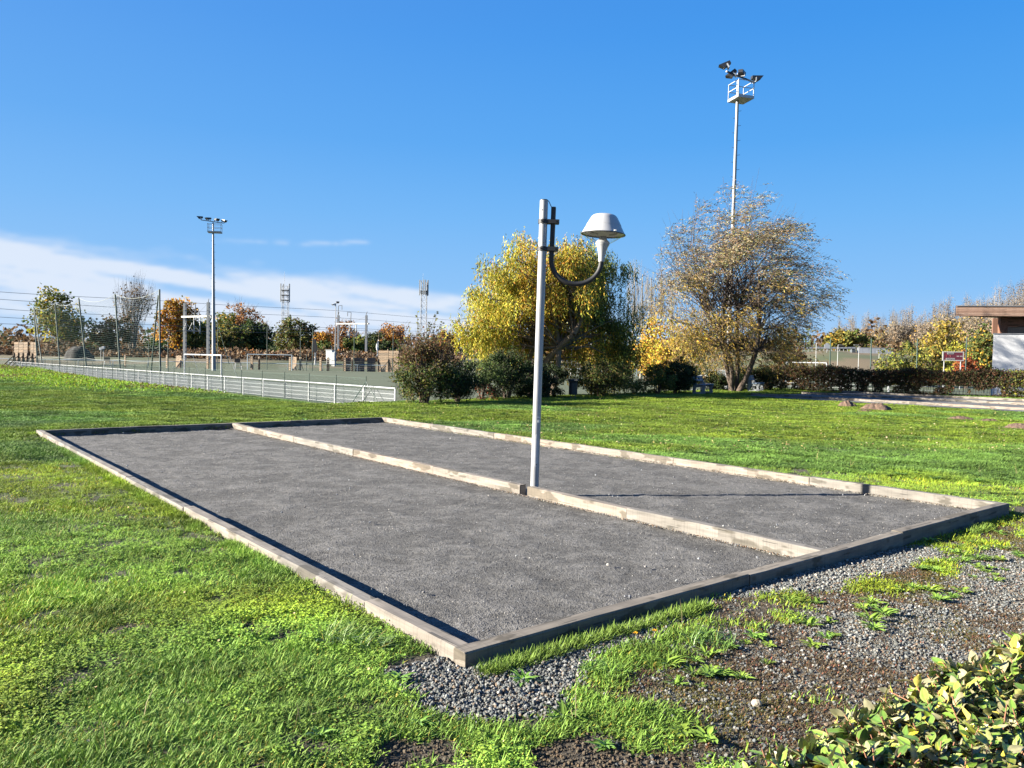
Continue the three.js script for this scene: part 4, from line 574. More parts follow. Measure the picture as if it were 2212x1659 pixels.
function gantry(label, pl, pr, topL, topR, barY, d, dr) {
  const L = at(pl, 780, d), Rr = at(pr, 780, dr); L.y = ground(L.x, L.z); Rr.y = ground(Rr.x, Rr.z);
  const t = thing('railway_gantry', label, 'gantry', L), e = Rr.clone().sub(L), hl = at(pl, topL, d).y - L.y, hr = at(pr, topR, dr).y - Rr.y, yb = at(pl, barY, d).y - L.y;
  for (const [o, h] of [[V(0, 0, 0), hl], [e, hr]]) {
    part('column', [box(0.42, h, 0.2, 0, h / 2, 0.26), box(0.42, h, 0.2, 0, h / 2, -0.26)].map((g) => g.translate(o.x, o.y, o.z)), steelPale, t);
    const g = []; for (let y = 0.6; y < h; y += 0.9) g.push(beam(V(-0.2, y, -0.3).add(o), V(0.2, y + 0.8, 0.3).add(o), 0.1, 0.1)); part('column_brace', g, steelDark, t);
  }
  const a = V(-0.6, yb, 0), b = e.clone().setY(yb).add(V(0.6, 0, 0)); part('cross_beam', beam(a, b, 0.3, 0.32), steelPale, t);
  for (const f of [0.42, 0.62]) { const p = a.clone().lerp(b, f); part('dropper', [rod(p.clone().add(V(0, -0.1, 0)), p.clone().add(V(0, -3.3, 0)), 0.11, 0.11, 8), rod(p.clone().add(V(0, -2.9, 0)), p.clone().add(V(-1.6, -1.2, 0.3)), 0.05, 0.05, 5), rod(p.clone().add(V(0, -2.9, 0)), p.clone().add(V(-2, -2.7, 0.3)), 0.045, 0.045, 5), rod(p.clone().add(V(-2, -2.7, 0.3)), p.clone().add(V(-1.4, -1.3, 0.3)), 0.045, 0.045, 5)], steelGrey, t); }
  const p = a.clone().lerp(b, 0.45); part('wire_bracket', [rod(p, p.clone().add(V(0.1, 2.6, 0)), 0.09, 0.07, 6), rod(p.clone().add(V(0.1, 2.6, 0)), p.clone().add(V(-0.7, 2.65, 0)), 0.05, 0.05, 5), rod(p.clone().add(V(-0.7, 2.65, 0)), p.clone().add(V(-0.7, 1.7, 0)), 0.07, 0.07, 6)], steelDark, t);
  const s = hl > hr ? V(0, hl, 0) : e.clone().add(V(0, hr, 0)); part('stay_wire', [rod(p, V(0.2, hl - 0.3, 0), 0.02, 0.02, 4), rod(p, e.clone().add(V(-0.2, hr - 0.3, 0)), 0.02, 0.02, 4)], steelDark, t);
  return t;
}
gantry('left railway gantry of pale columns before the orange tree', 399, 449.5, 655, 653, 684.5, 155, 150);
gantry('right railway gantry of pale columns beside the grey cabinets', 730, 790.5, 681, 681, 699.5, 182, 178);
{ const g = scene.getObjectByName('railway_gantry_001'), h = 7; const p = V(-0.1, at(730, 681, 182).y - g.position.y, 0); part('mast_spike', [rod(p, p.clone().add(V(0.1, 2.2, 0)), 0.1, 0.07, 6), rod(p.clone().add(V(0.1, 2.2, 0)), p.clone().add(V(0.9, 2.3, 0)), 0.05, 0.05, 5), rod(p.clone().add(V(0.9, 2.3, 0)), p.clone().add(V(0.9, 1.3, 0)), 0.07, 0.07, 5)], steelDark, g); }
const wireMat = std([0.06, 0.065, 0.075], 0.6);
function wire(label, pts) { const P = pts.map(([x, y, d]) => at(x, y, d)), g = []; const o = P[0].clone(); const t = tag(part('overhead_wire', tube(P.map((p) => p.clone().sub(o)), 0.035, 30, 5), wireMat), label, 'wire', 'overhead wires of the railway'); t.position.copy(o); return t; }
wire('uppermost overhead wire crossing the sky from the left edge', [[-140, 620, 118], [66, 635, 128], [354, 650, 145], [490, 659, 158], [721, 670.7, 182], [906, 686, 210], [1060, 699, 240]]);
wire('second overhead wire below the uppermost one', [[-140, 637, 118], [71, 651.5, 128], [248, 664, 140], [546.5, 678, 164], [721, 686, 182], [906, 699, 210], [1060, 711, 240]]);
wire('third overhead wire, level with the tops of the net posts at the left edge', [[-140, 655, 118], [55, 671, 128], [354, 687, 145], [560, 706, 166], [721, 708, 184], [906, 716, 210]]);
wire('fourth overhead wire, crossing behind the olive tree at far left', [[-140, 676, 118], [64, 688.7, 128], [354, 703, 145], [560, 711, 166], [721, 712, 184], [906, 720, 210]]);
wire('lowest overhead wire at the left edge', [[-140, 694, 118], [57.6, 701.3, 128], [354, 714, 145], [560, 718, 166], [721, 719, 184], [906, 724, 210]]);
function phoneMast(label, px, top, d, wd, ant, panels) {
  const p = at(px, 768, d); p.y = ground(p.x, p.z) - 0.5; const H = at(px, top, d).y - p.y, t = thing('phone_mast', label, 'phone mast', p), o = V(0, 0, 0), [legs, br] = lattice(o, H, wd, wd * 0.92, 13, 0.035, 0.085);
  part('mast_leg', legs, mastGrey, t); part('mast_brace', br, steelGrey, t);
  for (const y of panels.decks) part('deck', [box(wd * 1.25, 0.22, wd * 1.25, 0, H * y, 0)], steelDark, t);
  for (const [x, z] of [[-0.72, 0.3], [0.72, 0.25], [-0.55, -0.6], [0.55, -0.5], ...(panels.more ?? [])]) { const a = part('antenna_panel', new RoundedBoxGeometry(0.36, panels.h, 0.25, 2, 0.05), x * 10 % 2 > 1.3 ? lampGrey : steelPale, t); a.position.set(x * wd, H * panels.y, z * wd); }
  part('rod_antenna', rod([-wd * 0.2, H, 0], [-wd * 0.2, H + ant, 0], 0.06, 0.03, 6), steelGrey, t);
  part('equipment_cabinet', box(1.3, 2.3, 1, 0.2, 1.6, 0), whiteOld, t);
}
phoneMast('left lattice phone mast with long side antennas', 615.5, 618, 285, 2.1, 5.2, { y: 0.905, h: 6.6, decks: [0.94, 0.87, 0.80] });
phoneMast('right lattice phone mast with crowded antennas behind the big brown bush', 914, 610, 285, 2.1, 3.2, { y: 0.93, h: 5.6, decks: [0.885, 0.862], more: [[0, 0.7], [0.3, 0.7]] });
{
  const p = at(681, 782, 150); p.y = ground(p.x, p.z); const t = thing('railway_signal', 'black railway signal board on a post left of the grey cabinets', 'signal', p), k = 150 / FOC;
  part('signal_post', rod([0, 0, 0], [0, 53 * k, 0], 0.16, 0.14, 8), steelPale, t);
  const sh = new THREE.Shape(); const q = [[-7, 29], [-5.2, 54], [-1, 56], [4, 40], [4.4, 32], [2, 28]]; q.forEach(([x, y], i) => i ? sh.lineTo(x * k, y * k) : sh.moveTo(x * k, y * k)); part('signal_board', new THREE.ExtrudeGeometry(sh, { depth: 0.25, bevelEnabled: true, bevelSize: 0.04, bevelThickness: 0.04, bevelSegments: 1 }), std([0.012, 0.012, 0.014], 0.6), t);
  part('number_plate', box(3 * k, 9 * k, 0.08, 0, 22 * k, 0.25), steelPale, t); part('relay_box', box(3.4 * k, 4 * k, 0.3, 0, 13 * k, 0.2), whiteOld, t);
}
function cabinet(name, label, px, base, top, wpx, d, mat) {
  const p = at(px, base, d), k = d / FOC; const t = thing(name, label, 'cabinet', p, -0.3), W = wpx * k, H = (base - top) * k;
  part('body', new RoundedBoxGeometry(W, H, W * 0.8, 2, 0.04).translate(0, H / 2, 0), mat, t); part('lid', box(W * 1.12, 0.14, W * 0.95, 0, H + 0.06, 0), whiteOld, t); part('door', box(W * 0.42, H * 0.86, 0.04, -W * 0.23, H * 0.48, W * 0.41), mat, t); part('door', box(W * 0.42, H * 0.86, 0.04, W * 0.23, H * 0.48, W * 0.41), mat, t); part('plinth', box(W * 0.9, 1.4, W * 0.7, 0, -0.7, 0), concrete, t);
}
cabinet('grey_cabinet', 'larger pale grey cabinet behind the smaller one by the railway', 713.5, 776, 757, 14.5, 152, std([0.42, 0.46, 0.48], 0.55));
cabinet('grey_cabinet', 'smaller pale grey cabinet standing before the larger one', 720.8, 779, 762, 8.5, 148, whiteOld);
cabinet('grey_cabinet', 'tiny white cabinet right of the two grey cabinets', 738.8, 773, 765, 4.6, 165, whiteOld);
cabinet('grey_cabinet', 'low pale cabinet at the foot of the left phone mast', 588, 770, 763, 20, 205, whiteOld);
// wooden pallets set up round the field
const palletWood = [[0.23, 0.17, 0.115], [0.26, 0.19, 0.13], [0.18, 0.135, 0.095], [0.28, 0.195, 0.125]].map((c) => std(c, 0.9, { map: grainTile })), palletDark = std([0.045, 0.042, 0.045], 0.9);
function boards(parent, x0, wd, h, n, mat, z = 0, gap = 0.03) { for (let k = 0; k < n; k++) { const b = part('plank', box(wd - 0.02, h / n - gap, 0.035, 0, 0, 0), mat[(k * 5 + Math.round(x0 * 3 + 40)) % mat.length], parent); b.position.set(x0, (h * (k + 0.5)) / n, z + 0.004 * (k % 3)); } for (const s of [-0.46, 0, 0.46]) part('upright', box(0.08, h, 0.07, x0 + s * wd, h / 2, z - 0.06), palletWood[2], parent); }
function palletWall(label, xs, px0, px1, base, top, d, n, turn) {
  const a = at(px0, base, d).setY(-1), b = at(px1, base, d).setY(-1), t = thing('pallet_wall', label, 'pallet wall', a, turn), W = b.x - a.x, H = at(px0, top, d).y + 1;
  for (const [u0, u1] of xs) boards(t, ((u0 + u1) / 2) * W, (u1 - u0) * W, H, n, palletWood);
  for (let u = 0; u <= 1.01; u += 1 / (xs.length * 1.0)) part('prop', [beam([u * W, H * 0.62, 0.09], [u * W, 0, 0.09], 0.1, 0.08), beam([u * W, H * 0.5, 0.12], [u * W - 1.1, 0, 1.3], 0.09, 0.09)], palletWood[2], t);
}
palletWall('wall of upright pallets with slanted props at the far left', [[0, 0.20], [0.21, 0.40], [0.41, 0.60], [0.72, 0.86], [0.87, 1]], 31, 108, 797, 738.5, 99, 11, -0.45);
palletWall('tall pallet wall at the far side, left of the big brown bush', [[0, 0.5], [0.51, 1]], 817, 868, 797.5, 757, 128.6, 9, -0.4);
const stacks = [[270, 766, 797], [360, 767, 795], [448, 768, 796.5], [457.5, 768, 797], [543.5, 769.5, 797], [559, 770, 797], [626, 771, 798], [692, 772, 797], [708, 772, 797], [744, 772, 797], [760.5, 772, 797]];
const stackNames = ['pallet column left of the tall net', 'pallet column right of the tallest net post', 'pallet column directly left of the floodlight mast foot', 'pallet column directly at the floodlight mast foot', 'left pallet column inside the small goal', 'right pallet column inside the small goal', 'pallet column behind the right post of the small goal', 'pallet column below the railway signal', 'pallet column before the grey cabinets', 'left pallet column of the pair below the right gantry', 'pallet column below the thin post between gantry columns'];
{
  const d = 127.4, wd = 6 * d / FOC; const proto = thing('pallet_column', stackNames[0], 'pallets', [0, 0, 0], 0, 'pallet columns along the far side'); boards(proto, 0, wd, 2, 7, palletWood, 0, 0.09);
  stacks.forEach(([px, top, base], i) => { const q = i ? proto.clone() : proto; if (i) { q.name = numbered('pallet_column'); scene.add(q); } q.userData.label = stackNames[i]; const p = at(px, base, d + (i % 3) * 0.2).setY(-1); q.position.copy(p); q.scale.y = (at(px, top, d).y + 1) / 2; q.rotation.y = -0.55 + 0.1 * ((i % 5) - 2); });
}
for (const [px0, px1, top, lab, bright] of [[380, 395, 768, 'light plywood board leaning on props right of the tallest net post', 1], [632, 642, 771, 'light board beside the pallet column behind the small goal', 1], [646, 651.5, 771.5, 'narrow light board right of the small goal', 1], [766, 787, 773, 'left dark boarded panel under the right gantry', 0], [793, 811, 773, 'right dark boarded panel left of the tall pallet wall', 0], [746.5, 757, 773, 'short dark boarded panel between two pallet columns', 0]]) {
  const d = 128.4, a = at(px0, 797, d).setY(-1), b = at(px1, 797, d).setY(-1), W = b.x - a.x, H = at(px0, top, d).y + 1, t = thing('board_panel', lab, 'panel', a, bright ? -0.35 : 0.1);
  if (bright) { part('board', box(W, H, 0.05, W / 2, H / 2, 0), std([0.36, 0.255, 0.165], 0.8, { map: grainTile }), t); part('prop', [beam([0.2, H * 0.7, -0.05], [0.2, 0, -0.9], 0.07, 0.07), beam([W - 0.2, H * 0.7, -0.05], [W - 0.2, 0, -0.9], 0.07, 0.07)], palletWood[2], t); } else boards(t, W / 2, W, H, 7, [palletDark, palletDark]);
}
for (const [px, base, top, lab] of [[513.5, 795, 775, 'umpire chair standing at the far barrier left of the small goal'], [231.5, 787, 772, 'heap of stacked chairs at the far side seen through the tall net']]) {   // tall chairs by the field
  const d = 127, p = at(px, base, d).setY(-1), H = at(px, top, d).y + 1, t = thing('umpire_chair', lab, 'chair', p, 0.5);
  for (const [x, z] of [[-0.5, -0.5], [0.5, -0.5], [-0.5, 0.6], [0.5, 0.6]]) part('leg', beam([x * 1.1, 0, z * 1.2], [x * 0.7, H * 0.62, z * 0.7], 0.07, 0.07), steelGrey, t);
  part('seat', box(0.9, 0.06, 0.8, 0, H * 0.63, 0), palletWood[0], t); part('backrest', box(0.9, H * 0.34, 0.06, 0, H * 0.83, -0.4), palletWood[2], t); part('step', [box(0.8, 0.05, 0.12, 0, H * 0.2, 0.62), box(0.8, 0.05, 0.12, 0, H * 0.42, 0.5)], steelGrey, t);
}
{   // dark heap, small twin lamps and flag
  const p = at(308, 779, 140), q = thing('gravel_heap', 'dark heap seen through the tall net', 'heap', at(170, 772, 138)); const g = new THREE.SphereGeometry(1, 40, 20, 0, 6.29, 0, 1.57), a = g.attributes.position; for (let i = 0; i < a.count; i++) { const y = a.getY(i), k = 1 + 0.22 * (fbm(a.getX(i) * 3 + 7, a.getZ(i) * 3, 5, 3) - 0.5); a.setXYZ(i, a.getX(i) * 2.5 * k, Math.pow(y, 1.25) * 2.6 * k - 0.6, a.getZ(i) * 2.2 * k); } g.computeVertexNormals();  part('heap_body', g, std([0.03, 0.027, 0.026], 1, { map: soilTile }), q);
  for (const [px, top, lab] of [[400, 0, '']]) void 0;
  for (const [px, top, lab] of [[218, 753.5, 'left one of the two tiny white box signs seen through the tall net'], [223.5, 751, 'right one of the two tiny white box signs seen through the tall net']]) { const f = at(px, 768, 150); f.y = ground(f.x, f.z); const h = at(px, top, 150).y - f.y, t = thing('box_sign', lab, 'sign', f); part('sign_post', rod([0, 0, 0], [0, h, 0], 0.06, 0.06, 6), steelPale, t); part('sign_box', new RoundedBoxGeometry(0.5, 0.5, 0.4, 2, 0.05).translate(0, h, 0), white, t); }
  const f = at(817.5, 792, 129); f.y = -1; const H = at(817.5, 716, 129).y + 1, t = thing('flag_pole', 'slim brown flag pole with a furled white flag above the tall pallet wall', 'flag pole', f); part('pole', rod([0, 0, 0], [0, H, 0], 0.06, 0.045, 8), palletWood[2], t); const fl = new THREE.PlaneGeometry(0.55, 2.6, 6, 16), b = fl.attributes.position; for (let i = 0; i < b.count; i++) { const x = b.getX(i) + 0.27, y = b.getY(i); b.setXYZ(i, -0.06 - x * (0.75 - 0.12 * y) * (0.7 + 0.3 * Math.sin(y * 3)), y + H - 2.6 - x * 0.7, 0.1 * Math.sin(x * 18 + y)); } fl.computeVertexNormals(); part('flag', fl, std([0.7, 0.7, 0.7], 0.9, { side: THREE.DoubleSide }), t);
}

// ---------------------------------------------------------------- right hand side: building, scoreboard, road
{
  const d = 50, corner = at(2143, 800, d); corner.y = -1.2; const t = thing('flat_roofed_building', 'flat roofed building with white wall and brown timber fascia at the right edge', 'building', corner, -0.2), y = (row) => at(2143, row, d).y + 1.2, x = (px) => (px - 2143) * d / FOC;
  const plaster = texture(256, 256, (u, v) => 0.86 + 0.16 * (fbm(u * 24, v * 24, 4, 4, 24) - 0.5)), W = 11, wallTop = y(721.5), beamTop = y(684), f0 = y(684.5), f1 = y(664);
  const plan = (pts, h) => { const sh = new THREE.Shape(); pts.forEach(([x, z], i) => i ? sh.lineTo(x, -z) : sh.moveTo(x, -z)); return new THREE.ExtrudeGeometry(sh, { depth: h, bevelEnabled: false }).rotateX(-Math.PI / 2); };
  part('wall', plan([[0, 0], [W, 0], [W, -W * 0.8]], wallTop), std([0.62, 0.62, 0.63], 0.9, { map: plaster, bumpMap: plaster, bumpScale: 0.01 }), t);
  part('coping', plan([[-0.06, 0.04], [W + 0.05, 0.04], [W + 0.05, -W * 0.8]], 0.06).translate(0, wallTop, 0), std([0.16, 0.16, 0.17], 0.6), t);
  const red = std([0.24, 0.105, 0.062], 0.75, { map: grainTile }), px0 = x(2160);
  part('corner_post', box(0.42, f0 - wallTop - 0.06, 0.4, px0 + 0.2, (wallTop + f0) / 2 + 0.03, -0.5), red, t);
  part('upper_wall', box(W - px0 - 0.45, 0.55, 0.2, (W + px0 + 0.45) / 2, f0 - 0.28, -0.5), red, t);
  part('inner_wall', box(W - px0, f0 - wallTop - 0.06, 0.15, (W + px0) / 2, (wallTop + f0) / 2 + 0.03, -1.6), std([0.12, 0.06, 0.04], 0.9), t);
  const h0 = wallTop + 0.1, h1 = f0 - 0.6; for (let k = 0; k < 6; k++) { const s = part('louvre', box(W - px0 - 0.5, 0.075, 0.2), std([0.36, 0.27, 0.22], 0.7, { map: grainTile }), t); s.position.set((W + px0 + 0.4) / 2, h0 + ((h1 - h0) * (k + 0.5)) / 6, -0.48); s.rotation.x = 0.35; }
  // the roof: planked fascia, thin dark cap, slanting soffit
  const fx = x(2058), roof = new THREE.Group(); roof.name = 'roof'; t.add(roof); const n = 6, L = W - fx;
  const fasciaWood = [[0.36, 0.225, 0.165], [0.42, 0.28, 0.21], [0.32, 0.195, 0.14]].map((c) => std(c, 0.85, { map: grainTile })), uvfix = (g) => { const u = g.attributes.uv; for (let i = 0; i < u.count; i++) u.setX(i, u.getX(i) * 5); return g; };
  for (let k = 0; k < n; k++) { const b = part('fascia_board', uvfix(box(L, (f1 - f0) / n - 0.006, 0.05)), fasciaWood[k % 3], roof); b.position.set(fx + L / 2, f0 + ((f1 - f0) * (k + 0.5)) / n, 0.9 + 0.004 * (k % 2)); }
  const wedge = (o, h) => plan([[fx - o, 0.92 + o], [W + o, 0.92 + o], [W + o, 0.92 - L * 0.62]], h);
  part('fascia_end', plan([[fx - 0.05, 0.9], [fx, 0.9], [fx + 6, 0.9 - 6 * 0.62], [fx + 5.9, 0.9 - 6 * 0.62]], f1 - f0).translate(0, f0, 0), std([0.07, 0.05, 0.045], 0.8), roof); part('roof_cap', wedge(0.06, 0.05).translate(0, f1 + 0.003, 0), std([0.14, 0.14, 0.15], 0.6), roof); part('soffit', wedge(-0.06, 0.05).translate(0, f0 + 0.02, 0), std([0.16, 0.10, 0.07], 0.9), roof);
}
{
  const frameM = std([0.2, 0.2, 0.205], 0.6), d = 84, a = at(2057.5, 800, d); a.y = -0.8; const t = thing('scoreboard', 'dark red scoreboard in a white frame standing over the hedge left of the building', 'scoreboard', a, -0.25), k = d / FOC, y = (row) => at(2057.5, row, d).y + 0.8, W = 39.5 * k, y0 = y(778.5), y1 = y(760.2), m = (y0 + y1) / 2;
  part('panel', box(W, y1 - y0, 0.16, 0, m, 0), std([0.055, 0.006, 0.014], 0.5), t);
  part('frame', [box(W + 0.1, 0.09, 0.2, 0, y1, 0), box(W + 0.1, 0.09, 0.2, 0, y0, 0), box(0.09, y1 - y0 - 0.09, 0.2, -W / 2, m, 0), box(0.09, y1 - y0 - 0.09, 0.2, W / 2, m, 0)], frameM, t);
  for (const s of [-0.86, 0.78]) part('support_post', rod([s * W / 2, 0, 0], [s * W / 2, y0, 0], 0.06, 0.06, 8), frameM, t);
  const ink = std([0.03, 0.03, 0.035], 0.7); for (const [x, yy, ww, n] of [[-0.14, 0.82, 0.33, 6], [-0.14, 0.17, 0.44, 9]]) { const p = part('name_plate', box(ww * W, (y1 - y0) * 0.2, 0.02, x * W, lerp(y0, y1, yy), 0.095), frameM, t); part('lettering', [...Array(n)].map((_, i) => box(0.05, (y1 - y0) * (0.1 + 0.03 * (i % 2)), 0.01, x * W + (i - (n - 1) / 2) * ((ww * W) / (n + 1)), lerp(y0, y1, yy) - 0.01 * (i % 3), 0.112)), ink, p); }
  for (const [x, yy, c] of [[-0.34, 0.5, [0.3, 0.02, 0.015]], [-0.16, 0.47, [0.25, 0.06, 0.06]]]) part('score_digit', [box(0.1, 0.03, 0.02, x * W, lerp(y0, y1, yy) + 0.1, 0.095), box(0.03, 0.2, 0.02, x * W + 0.04, lerp(y0, y1, yy), 0.096)], std(c, 0.5), t);
  part('clock_digit', [0.2, 0.27, 0.37, 0.43].map((x) => box(0.09, 0.1, 0.02, x * W, m, 0.096)), std([0.22, 0.2, 0.2], 0.6), t);
}
{   // the road on the bank: guard rail, white bridge parapet, lamps, sign
  const d = 205, p0 = at(1712, 753, d), p1 = at(1848, 753, d), t = thing('guard_rail', 'long pale guard rail along the road on the far bank', 'guard rail', p0), e = p1.clone().sub(p0), k = d / FOC;
  part('rail', beam([0, 0.2, 0], e.clone().add(V(0, 0.2, 0)), 0.14, 0.42), whiteOld, t); for (let i = 0; i <= 16; i++) { const q = part('post', box(0.14, 1.4, 0.14), steelPale, t); q.position.copy(e).multiplyScalar(i / 16).add(V(0, -0.4, 0)); }
  const b0 = at(1851, 762, d - 4), b = thing('bridge_parapet', 'white panelled bridge parapet left of the rounded gold bush', 'parapet', b0), W = 76 * k, H = 10.5 * k; for (let i = 0; i < 6; i++) { const q = part('panel', box(W / 6 - 0.08, H, 0.15, 0, H / 2, 0), white, b); q.position.x = (W * (i + 0.5)) / 6; } part('top_rail', box(W, 0.12, 0.2, W / 2, H + 0.06, 0), steelPale, b); part('base_beam', box(W, 0.5, 0.6, W / 2, -0.25, -0.2), concrete, b); part('abutment', box(0.9, 3.4, 1.2, -0.9, -0.9, -0.4), std([0.06, 0.07, 0.08], 0.9), b);
  for (const [px, top, base, arm, l] of [[1762, 741, 792, 1, 'street lamp left of the tiny white sign by the road'], [1809, 745, 789, 1, 'second street lamp from the left by the road'], [1854.5, 745, 781, -1, 'street lamp before the left end of the white parapet'], [1898, 760, 800, 0, 'short grey lamp post before the white parapet']]) { const f = at(px, base, 170); f.y = ground(f.x, f.z) - 1; const h = at(px, top, 170).y - f.y, s = thing('street_lamp', l, 'street lamp', f); part('pole', rod([0, 0, 0], [0, h, 0], 0.085, 0.06, 8), steelGrey, s); part('lamp_head', [box(1.0, 0.1, 0.25, arm * 0.6, h, 0)], steelPale, s); }
  const f = at(1786.5, 756, 200), g = thing('road_sign', 'tiny white sign on the road bank between two street lamps', 'sign', f); part('plate', box(1.5, 1, 0.08, 0, 0.9, 0), white, g); part('sign_post', box(0.14, 1.4, 0.1, 0, -0.3, -0.06), steelPale, g); part('plate_top', box(0.7, 0.35, 0.07, 0, 1.58, 0), white, g);
  const post = thing('court_fence_post', 'green post', 'post', [0, 0, 0]); part('post_tube', rod([0, 0, 0], [0, 1, 0], 0.07, 0.07, 8), greenPaint, post);
  [[1792.5, 732, 795, 'tall green fence post right of the goal behind the hedge'], [1880.5, 731, 797, 'tall green fence post before the white bridge parapet'], [1980, 731, 797, 'tall green fence post at the right of the rounded gold bush'], [2086, 728, 799, 'tall green fence post right of the scoreboard'], [1703, 735, 790, 'tall green fence post at the left end of the goal behind the hedge']].forEach(([px, top, base, l], i) => { const q = i ? post.clone() : post; if (i) { q.name = numbered('court_fence_post'); scene.add(q); } q.userData.label = l; q.position.copy(at(px, base, 88)); q.scale.y = at(px, top, 88).y - q.position.y; });
}

// ---------------------------------------------------------------- benches, bin, molehills
{
  const stone = std([0.2, 0.21, 0.22], 0.9, { map: soilTile }), slatM = std([0.2, 0.27, 0.37], 0.6, { map: grainTile });
  const b = thing('park_bench', 'left park bench of grey concrete with blue grey slats, beside the round dark bush', 'bench', onGround(1520, 850.5));
  for (const z of [-0.78, 0.78]) {     // the side frame: foot, front leg, back leg that carries the rest, arm hole
    const s = new THREE.Shape(); const P = (list) => list.forEach(([x, y], i) => i ? s.lineTo(x, y) : s.moveTo(x, y));
    P([[-0.34, 0], [0.26, 0], [0.27, 0.12], [0.22, 0.26], [0.29, 0.40], [0.29, 0.47], [-0.14, 0.45], [-0.26, 0.66], [-0.33, 0.92], [-0.43, 0.92], [-0.39, 0.6], [-0.34, 0.42], [-0.37, 0.16]]);
    const hole = new THREE.Path(); [[-0.24, 0.1], [-0.22, 0.34], [-0.05, 0.37], [0.14, 0.36], [0.1, 0.24], [0.13, 0.1]].reverse().forEach(([x, y], i) => i ? hole.lineTo(x, y) : hole.moveTo(x, y)); s.holes.push(hole);
    const h2 = new THREE.Path(); h2.absarc(-0.29, 0.56, 0.045, 0, 6.28, true); s.holes.push(h2);
    const m = part('side_frame', new THREE.ExtrudeGeometry(s, { depth: 0.09, bevelEnabled: true, bevelSize: 0.012, bevelThickness: 0.012, bevelSegments: 2 }), stone, b); m.position.z = z - 0.045;
  }
  for (let k = 0; k < 3; k++) { const m = part('seat_slat', new RoundedBoxGeometry(0.135, 0.045, 1.8, 2, 0.01), slatM, b); m.position.set(-0.05 + k * 0.15, 0.492 + k * 0.005, 0); }
  for (let k = 0; k < 2; k++) { const m = part('back_slat', new RoundedBoxGeometry(0.045, 0.135, 1.8, 2, 0.01), slatM, b); m.position.set(-0.295 - k * 0.05, 0.72 + k * 0.145, 0); m.rotation.z = 0.32; }
  b.rotation.y = R(-28); const b2 = b.clone(); b2.name = numbered('park_bench'); b2.position.copy(onGround(1634, 846)); b2.rotation.y = R(-26); b2.userData.label = 'right park bench, beyond the leaning trunk of the sparse willow'; scene.add(b2);
}
{
  const p = onGround(1237.5, 860.5), t = thing('litter_bin', 'dark litter bin with flared top between the round bush and the olive bush', 'litter bin', p), m = std([0.014, 0.018, 0.022], 0.5);
  part('liner', new THREE.CylinderGeometry(0.165, 0.15, 0.6, 24).translate(0, 0.46, 0), std([0.02, 0.022, 0.024], 0.7), t);
  for (let k = 0; k < 20; k++) { const a = (k / 20) * 6.283, s = part('slat', [box(0.042, 0.52, 0.012, 0, 0.42, 0.176), box(0.046, 0.16, 0.012, 0, 0, 0).rotateX(0.42).translate(0, 0.745, 0.206)], m, t); s.rotation.y = a; }
  part('rim', new THREE.TorusGeometry(0.235, 0.014, 8, 32).rotateX(Math.PI / 2).translate(0, 0.825, 0), m, t); part('hoop', new THREE.TorusGeometry(0.182, 0.008, 8, 32).rotateX(Math.PI / 2).translate(0, 0.2, 0), m, t); for (const x of [-0.1, 0.1]) part('leg', box(0.03, 0.22, 0.03, x, 0.06, 0), std([0.12, 0.12, 0.12], 0.6), t);
}
[[1830, 879, 0.36, 0.24, 'left one of the two larger molehills before the distant court'], [1893, 886, 0.5, 0.27, 'largest molehill, right one of the pair before the distant court'], [1868, 888, 0.28, 0.07, 'flat patch of dug earth at the left foot of the largest molehill'], [2076, 906, 0.38, 0.12, 'flat molehill left of the middle of the right lawn edge'], [2136, 909.5, 0.27, 0.1, 'small flat molehill between two others near the right edge'], [2205, 926, 0.42, 0.16, 'molehill cut by the right edge of the picture'], [2165, 933, 0.16, 0.06, 'tiny molehill in the lawn near the right edge']].forEach(([px, row, rad, h, label], i) => {
  const p = stand(onGround(px, row)), g = new THREE.SphereGeometry(1, 64, 30, 0, 6.2832, 0, 1.6), a = g.attributes.position;
  for (let k = 0; k < a.count; k++) { const x = a.getX(k), y = a.getY(k), z = a.getZ(k), n = 1 + 0.45 * (fbm(x * 2.6 + i * 5, z * 2.6 + y * 2, 191, 4) - 0.5); a.setXYZ(k, x * rad * n * (1.15 - 0.35 * y), (Math.pow(Math.max(0, y), 1.2) * h) * n - 0.02 + 0.06 * (fbm(x * 8 + i, z * 8, 7, 3) - 0.5), z * rad * 0.9 * n * (1.15 - 0.35 * y)); } g.computeVertexNormals();
  const m = tag(part('molehill', g, std([0.15, 0.095, 0.065], 1, { map: soilTile, bumpMap: soilTile, bumpScale: 0.03 })), label, 'molehill'); m.position.copy(p);
});

// ---------------------------------------------------------------- grass, weeds, stones
const dummy = new THREE.Object3D();
class Scatter { constructor(name, label, cat, geo, mat) { Object.assign(this, { name, label, cat, geo, mat, m: [], c: [] }); }
  put(x, y, z, turn, s, sy, rgb, tx = 0, tz = 0) { dummy.position.set(x, y, z); dummy.rotation.set(tx, turn, tz, 'YXZ'); dummy.scale.set(s, sy, s); dummy.updateMatrix(); this.m.push(...dummy.matrix.elements); this.c.push(...rgb); }
  done() { const n = this.m.length / 16; if (!n) return; const I = new THREE.InstancedMesh(this.geo, this.mat, n); I.instanceMatrix.array.set(this.m); I.instanceColor = new THREE.InstancedBufferAttribute(new Float32Array(this.c), 3); I.name = numbered(this.name); I.castShadow = I.receiveShadow = true; tag(I, this.label, this.cat); I.userData.kind = 'stuff'; scene.add(I); return I; } }
const bladeMat = phys({ color: 0xffffff, vertexColors: true, roughness: 0.7, specularIntensity: 0.35, transmission: 0.26, thickness: 0, side: THREE.DoubleSide });
